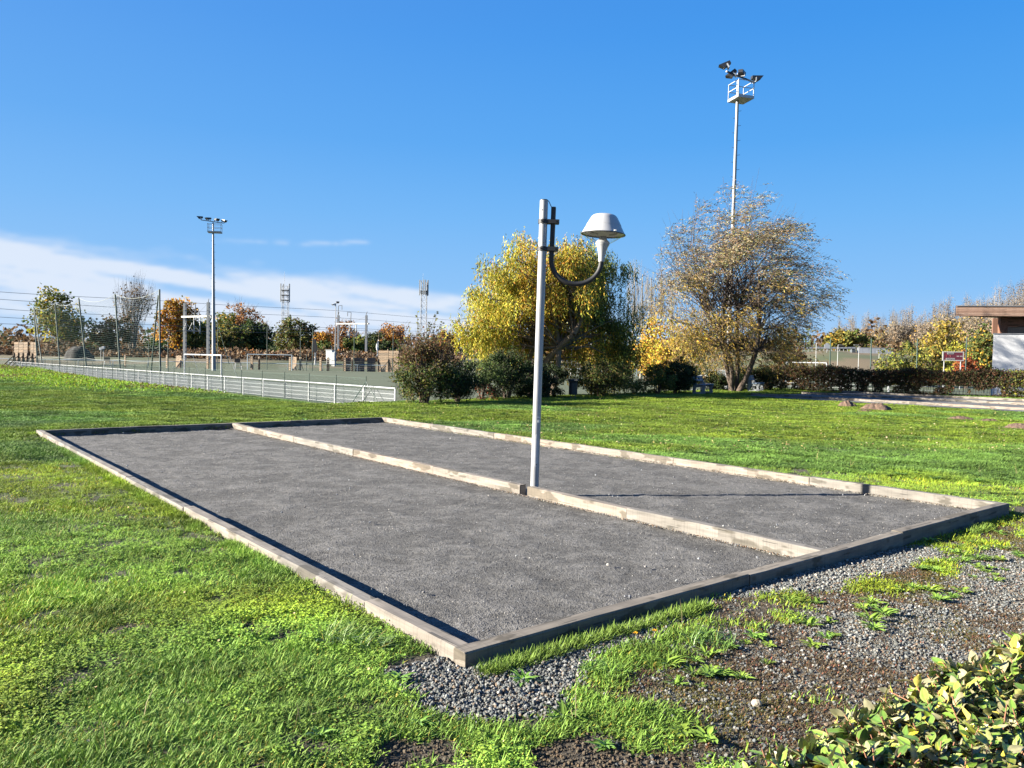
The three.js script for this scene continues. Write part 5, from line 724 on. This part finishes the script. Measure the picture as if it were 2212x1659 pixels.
function meshOf(p, ix, col) { const g = new THREE.BufferGeometry(); g.setAttribute('position', new THREE.Float32BufferAttribute(p, 3)); if (col) g.setAttribute('color', new THREE.Float32BufferAttribute(col, 3)); g.setIndex(ix); g.computeVertexNormals(); return g; }
function bladeTuft(seed, n, rad, h, wd) {      // thin curved blades, unit about a metre tall scaled by h
  const r = rng(seed), p = [], ix = [], col = [];
  for (let k = 0; k < n; k++) { const a = r() * 6.283, q = rad * Math.sqrt(r()), x = Math.cos(a) * q, z = Math.sin(a) * q, f = r() * 6.283, lean = (0.3 + 0.95 * r()) * h, H = h * (0.55 + 0.6 * r()), W = wd * (0.7 + 0.6 * r()), dx = Math.cos(f), dz = Math.sin(f), o = p.length / 3, tone = 0.8 + 0.4 * r(), dead = r() < 0.05;
    for (let s = 0; s <= 2; s++) { const t = s / 2, b = lean * t * t, y = H * (t - 0.25 * t * t * (lean / h)), ww = W * (s === 2 ? 0.15 : 1 - 0.3 * t); p.push(x + dx * b - dz * ww / 2, y, z + dz * b + dx * ww / 2, x + dx * b + dz * ww / 2, y, z + dz * b - dx * ww / 2); for (let m = 0; m < 2; m++) col.push(...(dead ? [2.2 * tone, 1.1 * tone, 1.3 * tone] : [tone, tone, tone])); }
    ix.push(o, o + 1, o + 2, o + 1, o + 3, o + 2, o + 2, o + 3, o + 4, o + 3, o + 5, o + 4); }
  return meshOf(p, ix, col);
}
function leafRing(seed, n, L, W, tilt, rise, stalk = 0) {   // a rosette: folded, arching leaves round a middle
  const r = rng(seed), p = [], ix = [], col = [];
  for (let k = 0; k < n; k++) { const f = (k / n) * 6.283 + (r() - 0.5) * 0.8, dx = Math.cos(f), dz = Math.sin(f), l = L * (0.35 + 0.8 * r()), ww = W * (0.6 + 0.6 * r()), e = tilt + (r() - 0.5) * 1.0, o = p.length / 3, tone = 0.82 + 0.36 * r(), y0 = stalk * (0.6 + 0.6 * r()), sx = (r() - 0.5) * (stalk * 1.4 + L * 0.45 * (n > 1)), sz = (r() - 0.5) * (stalk * 1.4 + L * 0.45 * (n > 1));
    for (let s = 0; s <= 3; s++) { const t = s / 3, b = l * t * Math.cos(e * (1 - t * 0.6)), y = y0 + rise + l * Math.sin(e) * (t - 0.55 * t * t), hw = ww * 0.5 * [0.25, 0.95, 0.8, 0.08][s], up = hw * 0.35; p.push(sx + dx * b - dz * hw, y + up, sz + dz * b + dx * hw, sx + dx * b, y, sz + dz * b, sx + dx * b + dz * hw, y + up, sz + dz * b - dx * hw); for (let m = 0; m < 3; m++) col.push(tone * (m === 1 ? 1.2 : 1), tone * (m === 1 ? 1.15 : 1), tone); }
    for (let s = 0; s < 3; s++) for (let m = 0; m < 2; m++) { const q = o + s * 3 + m; ix.push(q, q + 1, q + 3, q + 1, q + 4, q + 3); } }
  return meshOf(p, ix, col);
}
{
  const r = rng(301);
  const G = [0, 1, 2].map((k) => new Scatter('lawn_grass', ['short bright green grass blades growing all over the lawn', 'second kind of short grass blades mixed all over the lawn', 'longer grass blades mixed over the lawn'][k], 'grass', bladeTuft(310 + k, k === 2 ? 9 : 11, 0.06, k === 2 ? 0.05 : 0.037, 0.0058), bladeMat));
  const clover = [0, 1].map((k) => new Scatter('lawn_clover', ['small round clover leaves spread through the lawn', 'darker small round leaves spread through the lawn'][k], 'clover', leafRing(320 + k, 12, 0.015, 0.013, 0.6, 0, 0.032), bladeMat));
  const plant = [0, 1].map((k) => new Scatter('lawn_weeds', ['flat rosettes of broad weed leaves in the lawn', 'upright rosettes of narrow weed leaves in the lawn'][k], 'weeds', k ? leafRing(332, 22, 0.072, 0.012, 0.95, 0.003) : leafRing(330, 20, 0.05, 0.017, 0.6, 0.003, 0.012), bladeMat));
  const sprigs = new Scatter('far_lawn_grass', 'coarser grass tufts on the far half of the lawn', 'grass', bladeTuft(340, 14, 0.17, 0.05, 0.011), bladeMat);
  const tint = (x, z) => { const m = fbm(x * 0.7, z * 0.7, 303, 3), q = fbm(x * 2.3, z * 2.3, 305, 2), cool = sst(fbm(x * 0.16, z * 0.3, 307, 3), 0.52, 0.66); const k = (0.48 + 0.85 * q) * (0.72 + 0.5 * noise(x * 0.9 + 3, z * 0.9, 309)); return [lerp(lerp(0.22, 0.34, m), 0.19, cool * 0.6) * k, lerp(0.335, 0.42, m) * k, lerp(0.03, 0.055, cool) * k]; };
  const seen = (x, z) => Math.abs(Math.atan2(x, -z)) < R(40);
  const N = 1.0;
  // rings of equal width so that the density can fall with distance
  for (let ring = 2.6; ring < 52; ring *= 1.06) {
    const r1 = ring * 1.06, area = R(76) / 2 * (r1 * r1 - ring * ring), dens = clamp(10500 / ring ** 1.25, 62, 2200) * N, n = Math.round(area * dens), big = ring > 13;
    for (let k = 0; k < n; k++) {
      const a = R(-38 + 76 * r()), d = Math.sqrt(lerp(ring * ring, r1 * r1, r())), x = Math.sin(a) * d, z = -Math.cos(a) * d, g = grassShare(x, z);
      if (r() > sst(g, 0.12, 0.7)) continue;
      const y = ground(x, z) - 0.004, c = vary(tint(x, z), r, 0.22), cl = fbm(x * 0.8 + 20, z * 0.8, 311, 3), tall = 0.40 + 0.5 * fbm(x * 1.5, z * 1.5, 313, 3) + 0.65 * noise(x * 7, z * 7, 315), s = (big ? 1.0 + 0.02 * (ring - 13) : 0.85 + 0.35 * r());
      if (big) { sprigs.put(x, y, z, r() * 6.28, s, s * tall * (0.45 + 0.9 * noise(x * 1.9, z * 1.9, 331)), [c[0] * 0.66, c[1] * 0.7, c[2] * 0.85]); }
      else { const t = r(), cloverHere = sst(cl, 0.42, 0.6) * 0.5; if (t < cloverHere) clover[r() < 0.6 ? 0 : 1].put(x, y, z, r() * 6.28, s * (0.8 + 0.6 * r()), s * tall, [c[0] * 1.0, c[1] * 0.98, c[2] * 0.9]); else { const q = r() < 0.42 ? 0 : r() < 0.75 ? 1 : 2; G[q].put(x, y, z, r() * 6.28, s, s * tall * (q === 2 ? 1.3 : 1) * 0.95, c); } }
    }
    const wn = Math.round(area * (big ? 4.5 : 6));
    for (let k = 0; k < wn; k++) { const a = R(-38 + 76 * r()), d = Math.sqrt(lerp(ring * ring, r1 * r1, r())), x = Math.sin(a) * d, z = -Math.cos(a) * d, g = grassShare(x, z), m = fbm(x * 0.5 + 50, z * 0.5, 317, 3); const near = sst(6 - ring, 0, 2); if (g < 0.25 || r() > sst(m, 0.48, 0.62) + 0.3 * near) continue; const c = vary(big ? [0.10, 0.18, 0.03] : [0.15, 0.24, 0.035], r, 0.3), s = 0.6 + 0.8 * r(); plant[r() < 0.55 ? 0 : 1].put(x, ground(x, z), z, r() * 6.28, s * (big ? 1.5 : 1), s * (big ? 1.5 : 1), c); }
  }
  // the weeds along the front strip and at the feet of the timbers
  for (let k = 0; k < 230; k++) { const b = -2.4 + 9.5 * r(), a = -0.28 - 0.75 * r() - (b < 0.4 ? 0.5 * r() : 0), p = court(a, b), m = fbm(p.x * 2, p.z * 2, 319, 2); if (m < 0.47 || stripShare(p.x, p.z) > 0.3) continue; const s = 0.6 + 0.9 * r(); plant[r() < 0.5 ? 0 : 1].put(p.x, ground(p.x, p.z), p.z, r() * 6.28, s, s, vary([0.15, 0.24, 0.035], r, 0.35)); }
  for (let k = 0; k < 1500; k++) { const b = LB * r(), p = court(-0.10 - 0.09 * r(), b); if (fbm(b * 1.4, 2, 323, 2) < 0.55) continue; G[2].put(p.x, ground(p.x, p.z), p.z, r() * 6.28, 0.9, 1.1 + 0.6 * r(), vary([0.15, 0.23, 0.035], r)); }
  for (let k = 0; k < 5200; k++) { const a = LA * r(), side = r() < 0.62, p = court(a, side ? -0.02 - 0.12 * r() : LB + 0.01 + 0.1 * r()); if (fbm(a * 1.1, 4, 325, 2) < (side && a < 3 ? 0.56 : 0.42)) continue; G[2].put(p.x, ground(p.x, p.z), p.z, r() * 6.28, 0.9, 0.9 + 0.6 * r(), vary(tint(p.x, p.z), r)); }
  for (const s of [...G, ...clover, ...plant, sprigs]) s.done();

  // loose stones: dark grey green chippings
  const stoneGeo = (seed) => { const q = rng(seed), g = new THREE.IcosahedronGeometry(1, 0), p = g.attributes.position, map = {}; for (let i = 0; i < p.count; i++) { const k = [p.getX(i), p.getY(i), p.getZ(i)].map((v) => v.toFixed(2)).join(); const m = map[k] ??= [0.65 + 0.6 * q(), 0.5 + 0.45 * q(), 0.65 + 0.6 * q()]; p.setXYZ(i, p.getX(i) * m[0], p.getY(i) * m[1], p.getZ(i) * m[2]); } g.computeVertexNormals(); return g; };
  const stoneMat = std([1, 1, 1], 0.9), stones = [0, 1, 2].map((k) => new Scatter('loose_stones', ['angular grey chippings lying along the foot of the near timber edging', 'flat grey chippings lying along the near timber edging and the track', 'long grey chippings lying along the near timber edging and the track'][k], 'stones', stoneGeo(350 + k), stoneMat));
  const stoneCol = () => vary(pick([w([0.105, 0.108, 0.102], 5), w([0.155, 0.155, 0.145], 3), w([0.06, 0.064, 0.06], 3), w([0.26, 0.245, 0.22], 0.6), w([0.13, 0.095, 0.065], 1.6)], r), r, 0.22);
  for (let k = 0; k < 120000; k++) { const b = -0.6 + 6.6 * r(), a = -0.95 + 1.15 * r(), p = court(a, b), q = stripShare(p.x, p.z); if (r() > q * 0.75) continue; const s = 0.003 + 0.008 * r() ** 3 + 0.0026 * r(); stones[k % 3].put(p.x, ground(p.x, p.z) + s * (0.3 + 1.4 * r() * r()), p.z, r() * 6.28, s, s, stoneCol(), r() * 2 - 1, r() * 2 - 1); }
  for (let k = 0; k < 300000; k++) { const b = -0.9 + 9.7 * r(), a = -3.6 + 3.2 * r(), p = court(a, b), q = pathShare(p.x, p.z), n = sst(fbm(p.x * 1.25, p.z * 1.25, 361, 3) * 0.75 + fbm(p.x * 5, p.z * 5, 363, 2) * 0.25, 0.46, 0.62); if (r() > q * (0.30 + 0.6 * n)) continue; const s = 0.0022 + 0.009 * r() ** 6 + 0.0024 * r(); stones[k % 3].put(p.x, ground(p.x, p.z) + s * (0.2 + 0.5 * r()), p.z, r() * 6.28, s, s, stoneCol(), r() * 2 - 1, r() * 2 - 1); }
  for (let k = 0; k < 3600; k++) { const a = LA * r() ** 1.4, b = LB * r(), p = court(a, b); const s = r() < 0.03 ? 0.008 + 0.007 * r() : 0.003 + 0.003 * r(); if (a < 0.15 || b < 0.15 || b > LB - 0.15) continue; stones[k % 3].put(p.x, 0.028 + s * 0.3, p.z, r() * 6.28, s, s, vary(r() < 0.3 ? [0.3, 0.29, 0.27] : [0.13, 0.13, 0.135], r), r(), r()); }
  for (let k = 0; k < 5000; k++) { const row = r() < 0.6 ? 3.71 : LB - 0.115, a = LA * r(), p = court(a, row - 0.07 * r() * r()), s = 0.004 + 0.008 * r() * r(); if (a < 0.2) continue; stones[k % 3].put(p.x, 0.03, p.z, r() * 6.28, s, s * 0.8, vary(pick([w([0.16, 0.15, 0.14], 3), w([0.12, 0.075, 0.045], 2.4), w([0.3, 0.26, 0.2], 1)], r), r), r(), r()); }
  for (let k = 0; k < 40000; k++) { const b = 8.4 * r(), a = -1.1 + 1.1 * r(), p = court(a, b), q = (1 - grassShare(p.x, p.z)) * (1 - stripShare(p.x, p.z)) * 0.35; if (r() > q) continue; const s = 0.0025 + 0.009 * r() ** 4 + 0.002 * r(); stones[k % 3].put(p.x, ground(p.x, p.z) + s * 0.3, p.z, r() * 6.28, s, s, stoneCol(), r(), r()); }
  for (const s of stones) s.done();
  // crumbs of earth where the turf is open, moss and dry litter on the track
  const clods = new Scatter('earth_crumbs', 'dark brown crumbs of bare earth between the weeds in the foreground', 'earth', stoneGeo(370), std([1, 1, 1], 1));
  for (let k = 0; k < 120000; k++) { const d = 2.9 + 7 * r() * r(), a = R(-38 + 76 * r()), x = Math.sin(a) * d, z = -Math.cos(a) * d; if (inCourt(x, z)) continue; const q = Math.max(clearWeed(x, z) * (1 - pathShare(x, z)), pathShare(x, z) * 0.35) * (1 - stripShare(x, z)); if (r() > q * 0.8) continue; const s = 0.002 + 0.008 * r() ** 3; clods.put(x, ground(x, z) + s * 0.3, z, r() * 6.28, s, s, vary([0.062, 0.047, 0.03], r, 0.4), r(), r()); }
  clods.done();
  const moss = [0, 1].map((k) => new Scatter('track_moss', ['low olive and brown moss covering the stony track', 'dry brown litter of twigs and needles on the stony track'][k], 'moss', k ? bladeTuft(383, 6, 0.03, 0.014, 0.0032) : bladeTuft(381, 12, 0.022, 0.014, 0.004), bladeMat));
  for (let k = 0; k < 130000; k++) { const b = -0.8 + 10 * r(), a = -3.8 + 3.75 * r(), p = court(a, b), q = Math.max(pathShare(p.x, p.z), b > 0.1 ? 0.9 * (1 - grassShare(p.x, p.z)) * (1 - stripShare(p.x, p.z)) : 0), n = fbm(p.x * 1.25, p.z * 1.25, 361, 3) * 0.75 + fbm(p.x * 5, p.z * 5, 363, 2) * 0.25; if (r() > q * (0.72 - 0.6 * sst(n, 0.42, 0.6))) continue; const m = fbm(p.x * 1.1 + 9, p.z * 1.1, 385, 3); moss[r() < 0.55 ? 0 : 1].put(p.x, ground(p.x, p.z) - 0.002, p.z, r() * 6.28, 0.8 + 0.7 * r(), 0.8 + 0.7 * r(), vary(r() < sst(m, 0.42, 0.62) ? [0.10, 0.092, 0.022] : pick([w([0.115, 0.08, 0.04], 3), w([0.07, 0.052, 0.03], 3), w([0.15, 0.11, 0.06], 1)], r), r, 0.3)); }
  for (const m of moss) m.done();
  // fallen leaves
  const lf = leafRing(390, 1, 0.04, 0.03, 0.25, 0.004), litter = new Scatter('fallen_leaves', 'small yellow and brown fallen leaves dotted over the lawn before the bushes', 'leaves', lf, dryLeafMat2());
  for (let k = 0; k < 5200; k++) { const px = 700 + 1560 * r(), row = 850 + 130 * Math.pow(r(), 1.7), p = onGround(px, row); if (grassShare(p.x, p.z) < 0.3) continue; litter.put(p.x, ground(p.x, p.z) + 0.055, p.z, r() * 6.28, 0.8 + r(), 0.8 + r(), vary(pick([w([0.3, 0.24, 0.08], 3), w([0.25, 0.18, 0.1], 3), w([0.15, 0.085, 0.04], 3), w([0.36, 0.32, 0.22], 0.8)], r), r), (r() - 0.5), (r() - 0.5)); }
  for (let k = 0; k < 500; k++) { const b = 35 + 9 * r(), q = r() < 0.6 ? [34.75, 39.55, 43.9][Math.floor(r() * 3)] + 0.3 * r() : b, p = laneAt(24 * r(), q); litter.put(p.x, 0.06, p.z, r() * 6.28, 1.4 + r(), 1.4 + r(), vary([0.2, 0.12, 0.06], r), (r() - 0.5), (r() - 0.5)); }
  for (let k = 0; k < 60; k++) { const d = 3 + 6 * r(), a = R(-38 + 40 * r()), x = Math.sin(a) * d, z = -Math.cos(a) * d; if (grassShare(x, z) < 0.3) continue; litter.put(x, ground(x, z) + 0.05, z, r() * 6.28, 0.6, 0.6, vary([0.4, 0.3, 0.16], r), r(), r()); }
  litter.done();
  // dry stalks
  const st = new Scatter('dry_stalks', 'thin straw coloured stalks standing in the near lawn', 'stalks', bladeTuft(395, 2, 0.02, 0.16, 0.004), bladeMat);
  for (let k = 0; k < 150; k++) { const d = 3 + 16 * r(), a = R(-36 + 72 * r()), x = Math.sin(a) * d, z = -Math.cos(a) * d; if (grassShare(x, z) < 0.5 || r() < 0.4) continue; st.put(x, ground(x, z), z, r() * 6.28, 1, 0.7 + 0.6 * r(), vary([0.42, 0.33, 0.17], r)); } st.done();
}
function dryLeafMat2() { return phys({ color: 0xffffff, vertexColors: true, roughness: 0.8, transmission: 0.15, thickness: 0, side: THREE.DoubleSide }); }
{   // tufts and plants that stand out by themselves
  const grassMat = (c) => phys({ color: new THREE.Color().setRGB(...c), vertexColors: true, roughness: 0.5, transmission: 0.4, thickness: 0, side: THREE.DoubleSide });
  for (const [px, row, rad, h, n, label, c] of [[735, 1408, 0.13, 0.125, 150, 'bright tuft of long grass left of the near timber corner', [0.17, 0.28, 0.035]], [805, 1425, 0.09, 0.1, 90, 'smaller grass tuft between the long grass tuft and the timber corner', [0.14, 0.24, 0.03]], [1530, 1412, 0.15, 0.085, 160, 'grass tuft on the strip between timber and stony track', [0.13, 0.24, 0.03]], [1300, 1480, 0.12, 0.07, 120, 'dense grass tuft below the loose stones in the middle foreground', [0.14, 0.25, 0.03]]]) { const p = stand(onGround(px, row)), m = tag(part('grass_tuft', bladeTuft(400 + px, n, rad, h, 0.0055), grassMat(c)), label, 'grass tuft'); m.position.copy(p); }
  for (const [px, row, L, W, n, label] of [[1305, 1648, 0.07, 0.018, 24, 'green weed rosette alone at the bottom of the track'], [1208, 1590, 0.06, 0.018, 20, 'weed rosette left of the whitish stone, in bare earth'], [690, 1632, 0.07, 0.018, 22, 'weed rosette at the bottom edge left of the middle'], [905, 1600, 0.07, 0.018, 22, 'weed rosette in dark earth below the loose stones'], [1130, 1500, 0.08, 0.02, 30, 'large leafy weed just below the loose stones'], [860, 1500, 0.085, 0.02, 30, 'large leafy weed left of the loose stones'], [470, 918, 0.16, 0.06, 14, 'dark leafy weed on the lawn behind the far timber edging'], [660, 910, 0.18, 0.07, 16, 'dark leafy weed beyond the far end of the divider']]) { const p = stand(onGround(px, row)), m = tag(part('weed_rosette', leafRing(500 + px, n, L, W, 0.75, 0.004), grassMat([0.14, 0.27, 0.03])), label, 'weed'); m.position.copy(p); }
  for (const [px, row, label] of [[1413, 1402, 'right one of the two yellow dandelion flowers on the grass strip'], [1372, 1408, 'left one of the two yellow dandelion flowers on the grass strip']]) { const p = stand(onGround(px, row)), t = thing('dandelion', label, 'dandelion', p); part('flower', leafRing(590, 26, 0.017, 0.004, 0.35, 0.052), std([0.75, 0.40, 0.01], 0.7, { side: THREE.DoubleSide }), t); part('stalk', rod([0, 0, 0], [0.004, 0.053, 0], 0.0018, 0.0015, 6), std([0.2, 0.2, 0.06], 0.7), t); }
  const g = new THREE.IcosahedronGeometry(1, 3), a = g.attributes.position; for (let i = 0; i < a.count; i++) { const k = 1 + 0.5 * (fbm(a.getX(i) * 1.6 + 4, a.getY(i) * 1.6 + a.getZ(i), 5, 4) - 0.5); a.setXYZ(i, a.getX(i) * 0.024 * k, a.getY(i) * 0.019 * k, a.getZ(i) * 0.02 * k); } g.computeVertexNormals(); const s = tag(part('pale_stone', g, std([0.46, 0.40, 0.31], 0.95, { map: soilTile })), 'single whitish stone lying on the dark mossy track before the leafy hedge', 'stone'); s.position.copy(onGround(1633, 1549)).setY(ground(1.2, -3.7) + 0.016);
}

// ---------------------------------------------------------------- the broad leaved hedge at the lower right
{
  const r = rng(601), NS = 6, lab = (a, b, y) => V(A2[0] * a + B2[0] * b, y, A2[1] * a + B2[1] * b);
  function bigLeaf(seed, top, under, edge) {    // oval leathery leaf, green above and felted pale below, wavy margin
    const q = rng(seed), p = [], col = [], ix = [], cup = 0.1 + 0.25 * q(), bend = 0.1 + 0.35 * q(), ph = q() * 6;
    for (const side of [1, -1]) { const o = p.length / 3;
      for (let s = 0; s <= NS; s++) for (let m = -2; m <= 2; m++) { const t = s / NS, hw = 0.235 * Math.pow(Math.sin(Math.PI * Math.pow(clamp(t, 0.012, 0.988), 0.85)), 0.75) * (s === NS ? 0.3 : 1), u = m / 2; const x = hw * u, y = t, z = Math.abs(u) * hw * cup - bend * t * t * 0.5 + 0.022 * Math.sin(t * 13 + ph + (u > 0 ? 1.5 : 0)) * Math.abs(u) + (side > 0 ? 0.004 : -0.004); p.push(x, y, z); const c = side > 0 ? (Math.abs(m) === 2 ? edge : m === 0 ? top.map((v) => v * 1.35) : top) : under; const k = 1 + 0.25 * (q() - 0.5); col.push(...c.map((v) => v * k)); }
      for (let s = 0; s < NS; s++) for (let m = 0; m < 4; m++) { const a = o + s * 5 + m; side > 0 ? ix.push(a, a + 1, a + 5, a + 1, a + 6, a + 5) : ix.push(a, a + 5, a + 1, a + 1, a + 5, a + 6); } }
    return meshOf(p, ix, col);
  }
  const felt = [0.22, 0.205, 0.115], hm = phys({ vertexColors: true, roughness: 0.38, transmission: 0.16, thickness: 0, side: THREE.DoubleSide });
  const kinds = [[[0.10, 0.18, 0.025], felt, [0.16, 0.19, 0.05], 4], [[0.065, 0.125, 0.022], felt, [0.12, 0.15, 0.04], 3], [[0.13, 0.21, 0.03], [0.24, 0.25, 0.10], [0.22, 0.26, 0.07], 4], [[0.27, 0.30, 0.035], [0.3, 0.29, 0.1], [0.3, 0.3, 0.08], 1.6], [[0.48, 0.40, 0.03], [0.5, 0.42, 0.1], [0.5, 0.42, 0.06], 0.75], [[0.25, 0.23, 0.12], [0.27, 0.235, 0.13], [0.25, 0.23, 0.12], 1.6]];
  const geos = kinds.flatMap((k, i) => [0, 1].map((j) => bigLeaf(610 + i * 2 + j, k[0], k[1], k[2]))), pickKind = () => { let t = r() * kinds.reduce((a, k) => a + k[3], 0); for (let i = 0; i < kinds.length; i++) if ((t -= kinds[i][3]) <= 0) return i * 2 + (r() < 0.5 ? 0 : 1); return 0; };
  const foot = lab(0.6, 2.6, 0), t = thing('leathery_hedge', 'clipped hedge of glossy green leaves with pale undersides at the lower right', 'hedge', foot); const inst = geos.map(() => []), stemG = [], leaves = [];
  const skin = (b) => 1.13 + 0.06 * (fbm(b * 2.2, 3, 607, 3) - 0.5) - 0.045 * (b - 1.5), topY = (a, b) => 0.735 + 0.08 * (fbm(a * 3 + 5, b * 3, 609, 3) - 0.5) - 0.10 * sst(a, 0.85, 1.06);
  const fit = new THREE.Matrix4(), quat = new THREE.Quaternion();
  function shoot(p, d, n, size) {
    const L = 0.03 + 0.05 * r(), tip = p.clone().addScaledVector(d, L); stemG.push(rod(p.clone().addScaledVector(d, -0.06), tip, 0.0024, 0.0016, 5, true));
    for (let k = 0; k < n; k++) { const s = crossed(d, r), up = d.clone().multiplyScalar(0.25 + 0.9 * r() * (k < n / 2 ? 0.6 : 1)).add(s).normalize(), face = d.clone().addScaledVector(up, -d.dot(up)); if (face.lengthSq() < 1e-3) continue; face.normalize(); if (r() < 0.16) face.negate(); const x = up.clone().cross(face).normalize(), base = tip.clone().addScaledVector(d, -L * (1 - k / n) * 0.9), l = size * (0.65 + 0.6 * r()); fit.makeBasis(x, up, face); fit.multiply(new THREE.Matrix4().makeRotationY((r() - 0.5) * 1.1)); quat.setFromRotationMatrix(fit); leaves.push([new THREE.Matrix4().compose(base.clone().sub(foot), quat, V(l, l, l)), pickKind(), base]); }
  }
  for (let k = 0; k < 3300; k++) { const b = 0.75 + 3.5 * r(), a = skin(b) - (1.0) * Math.pow(r(), 1.0), p = lab(a, b, topY(a, b) - 0.03 - 0.05 * r()); shoot(p, V((r() - 0.5) * 1.1, 1, (r() - 0.5) * 1.1).normalize(), 6 + Math.floor(r() * 4), 0.042); }
  for (let k = 0; k < 1300; k++) { const b = 0.75 + 3.5 * r(), y = 0.68 * r(), p = lab(skin(b) - 0.04 - 0.05 * r(), b, y); shoot(p, V(A2[0], 0.5, A2[1]).add(V((r() - 0.5), (r() - 0.5), (r() - 0.5))).normalize(), 4 + Math.floor(r() * 3), 0.05); }
  for (let k = 0; k < 420; k++) { const b = 1.1 + 2.9 * r(), a = skin(b) - 0.22 * r(), p = lab(a, b, topY(a, b) + 0.02 * r() - 0.03); shoot(p, V(A2[0] * 0.5, 1, A2[1] * 0.5).normalize(), 5, 0.055); }
  // the 300 that show largest are parts of their own
  const view = camera.matrixWorldInverse.copy(camera.matrixWorld).invert(), half = Math.tan(R(52.199 / 2)), show = leaves.map((L) => { const q = L[2].clone().applyMatrix4(view), in_ = q.z < 0 && Math.abs(q.x / q.z) < half * 4 / 3 && Math.abs(q.y / q.z) < half; return in_ && L[2].y > 0.66 ? 1 / -q.z : 0; });
  const order = [...leaves.keys()].sort((a, b) => show[b] * (1 + 0.35 * hash(b, 3, 5)) - show[a] * (1 + 0.35 * hash(a, 3, 5)));
  order.forEach((i, rank) => { const [m, kind] = leaves[i]; if (rank < 300 && show[i] > 0) { const e = new THREE.Mesh(geos[kind], hm); e.name = 'leaf'; e.castShadow = e.receiveShadow = true; m.decompose(e.position, e.quaternion, e.scale); t.add(e); } else inst[kind].push(m); });
  inst.forEach((list, k) => { if (!list.length) return; const I = new THREE.InstancedMesh(geos[k], hm, list.length); list.forEach((m, i) => I.setMatrixAt(i, m)); I.name = 'foliage'; I.userData.kind = 'stuff'; I.castShadow = I.receiveShadow = true; t.add(I); });
  for (let k = 0; k < 120; k++) { const b = 0.8 + 3.4 * r(), a = 0.15 + 0.75 * r(), p = lab(a, b, 0); stemG.push(rod(p, lab(a + (r() - 0.5) * 0.2, b + (r() - 0.5) * 0.2, 0.68), 0.007, 0.003, 5, true)); }
  part('stem', stemG.map((g) => g.translate(-foot.x, 0, -foot.z)), std([0.22, 0.095, 0.05], 0.8), t);
}

const renderer = new THREE.WebGLRenderer({ antialias: true });
renderer.toneMapping = THREE.LinearToneMapping; renderer.toneMappingExposure = EXPOSURE;
renderer.shadowMap.enabled = true; renderer.shadowMap.type = THREE.PCFSoftShadowMap;
renderer.setSize(1024, 768);
renderer.render(scene, camera);
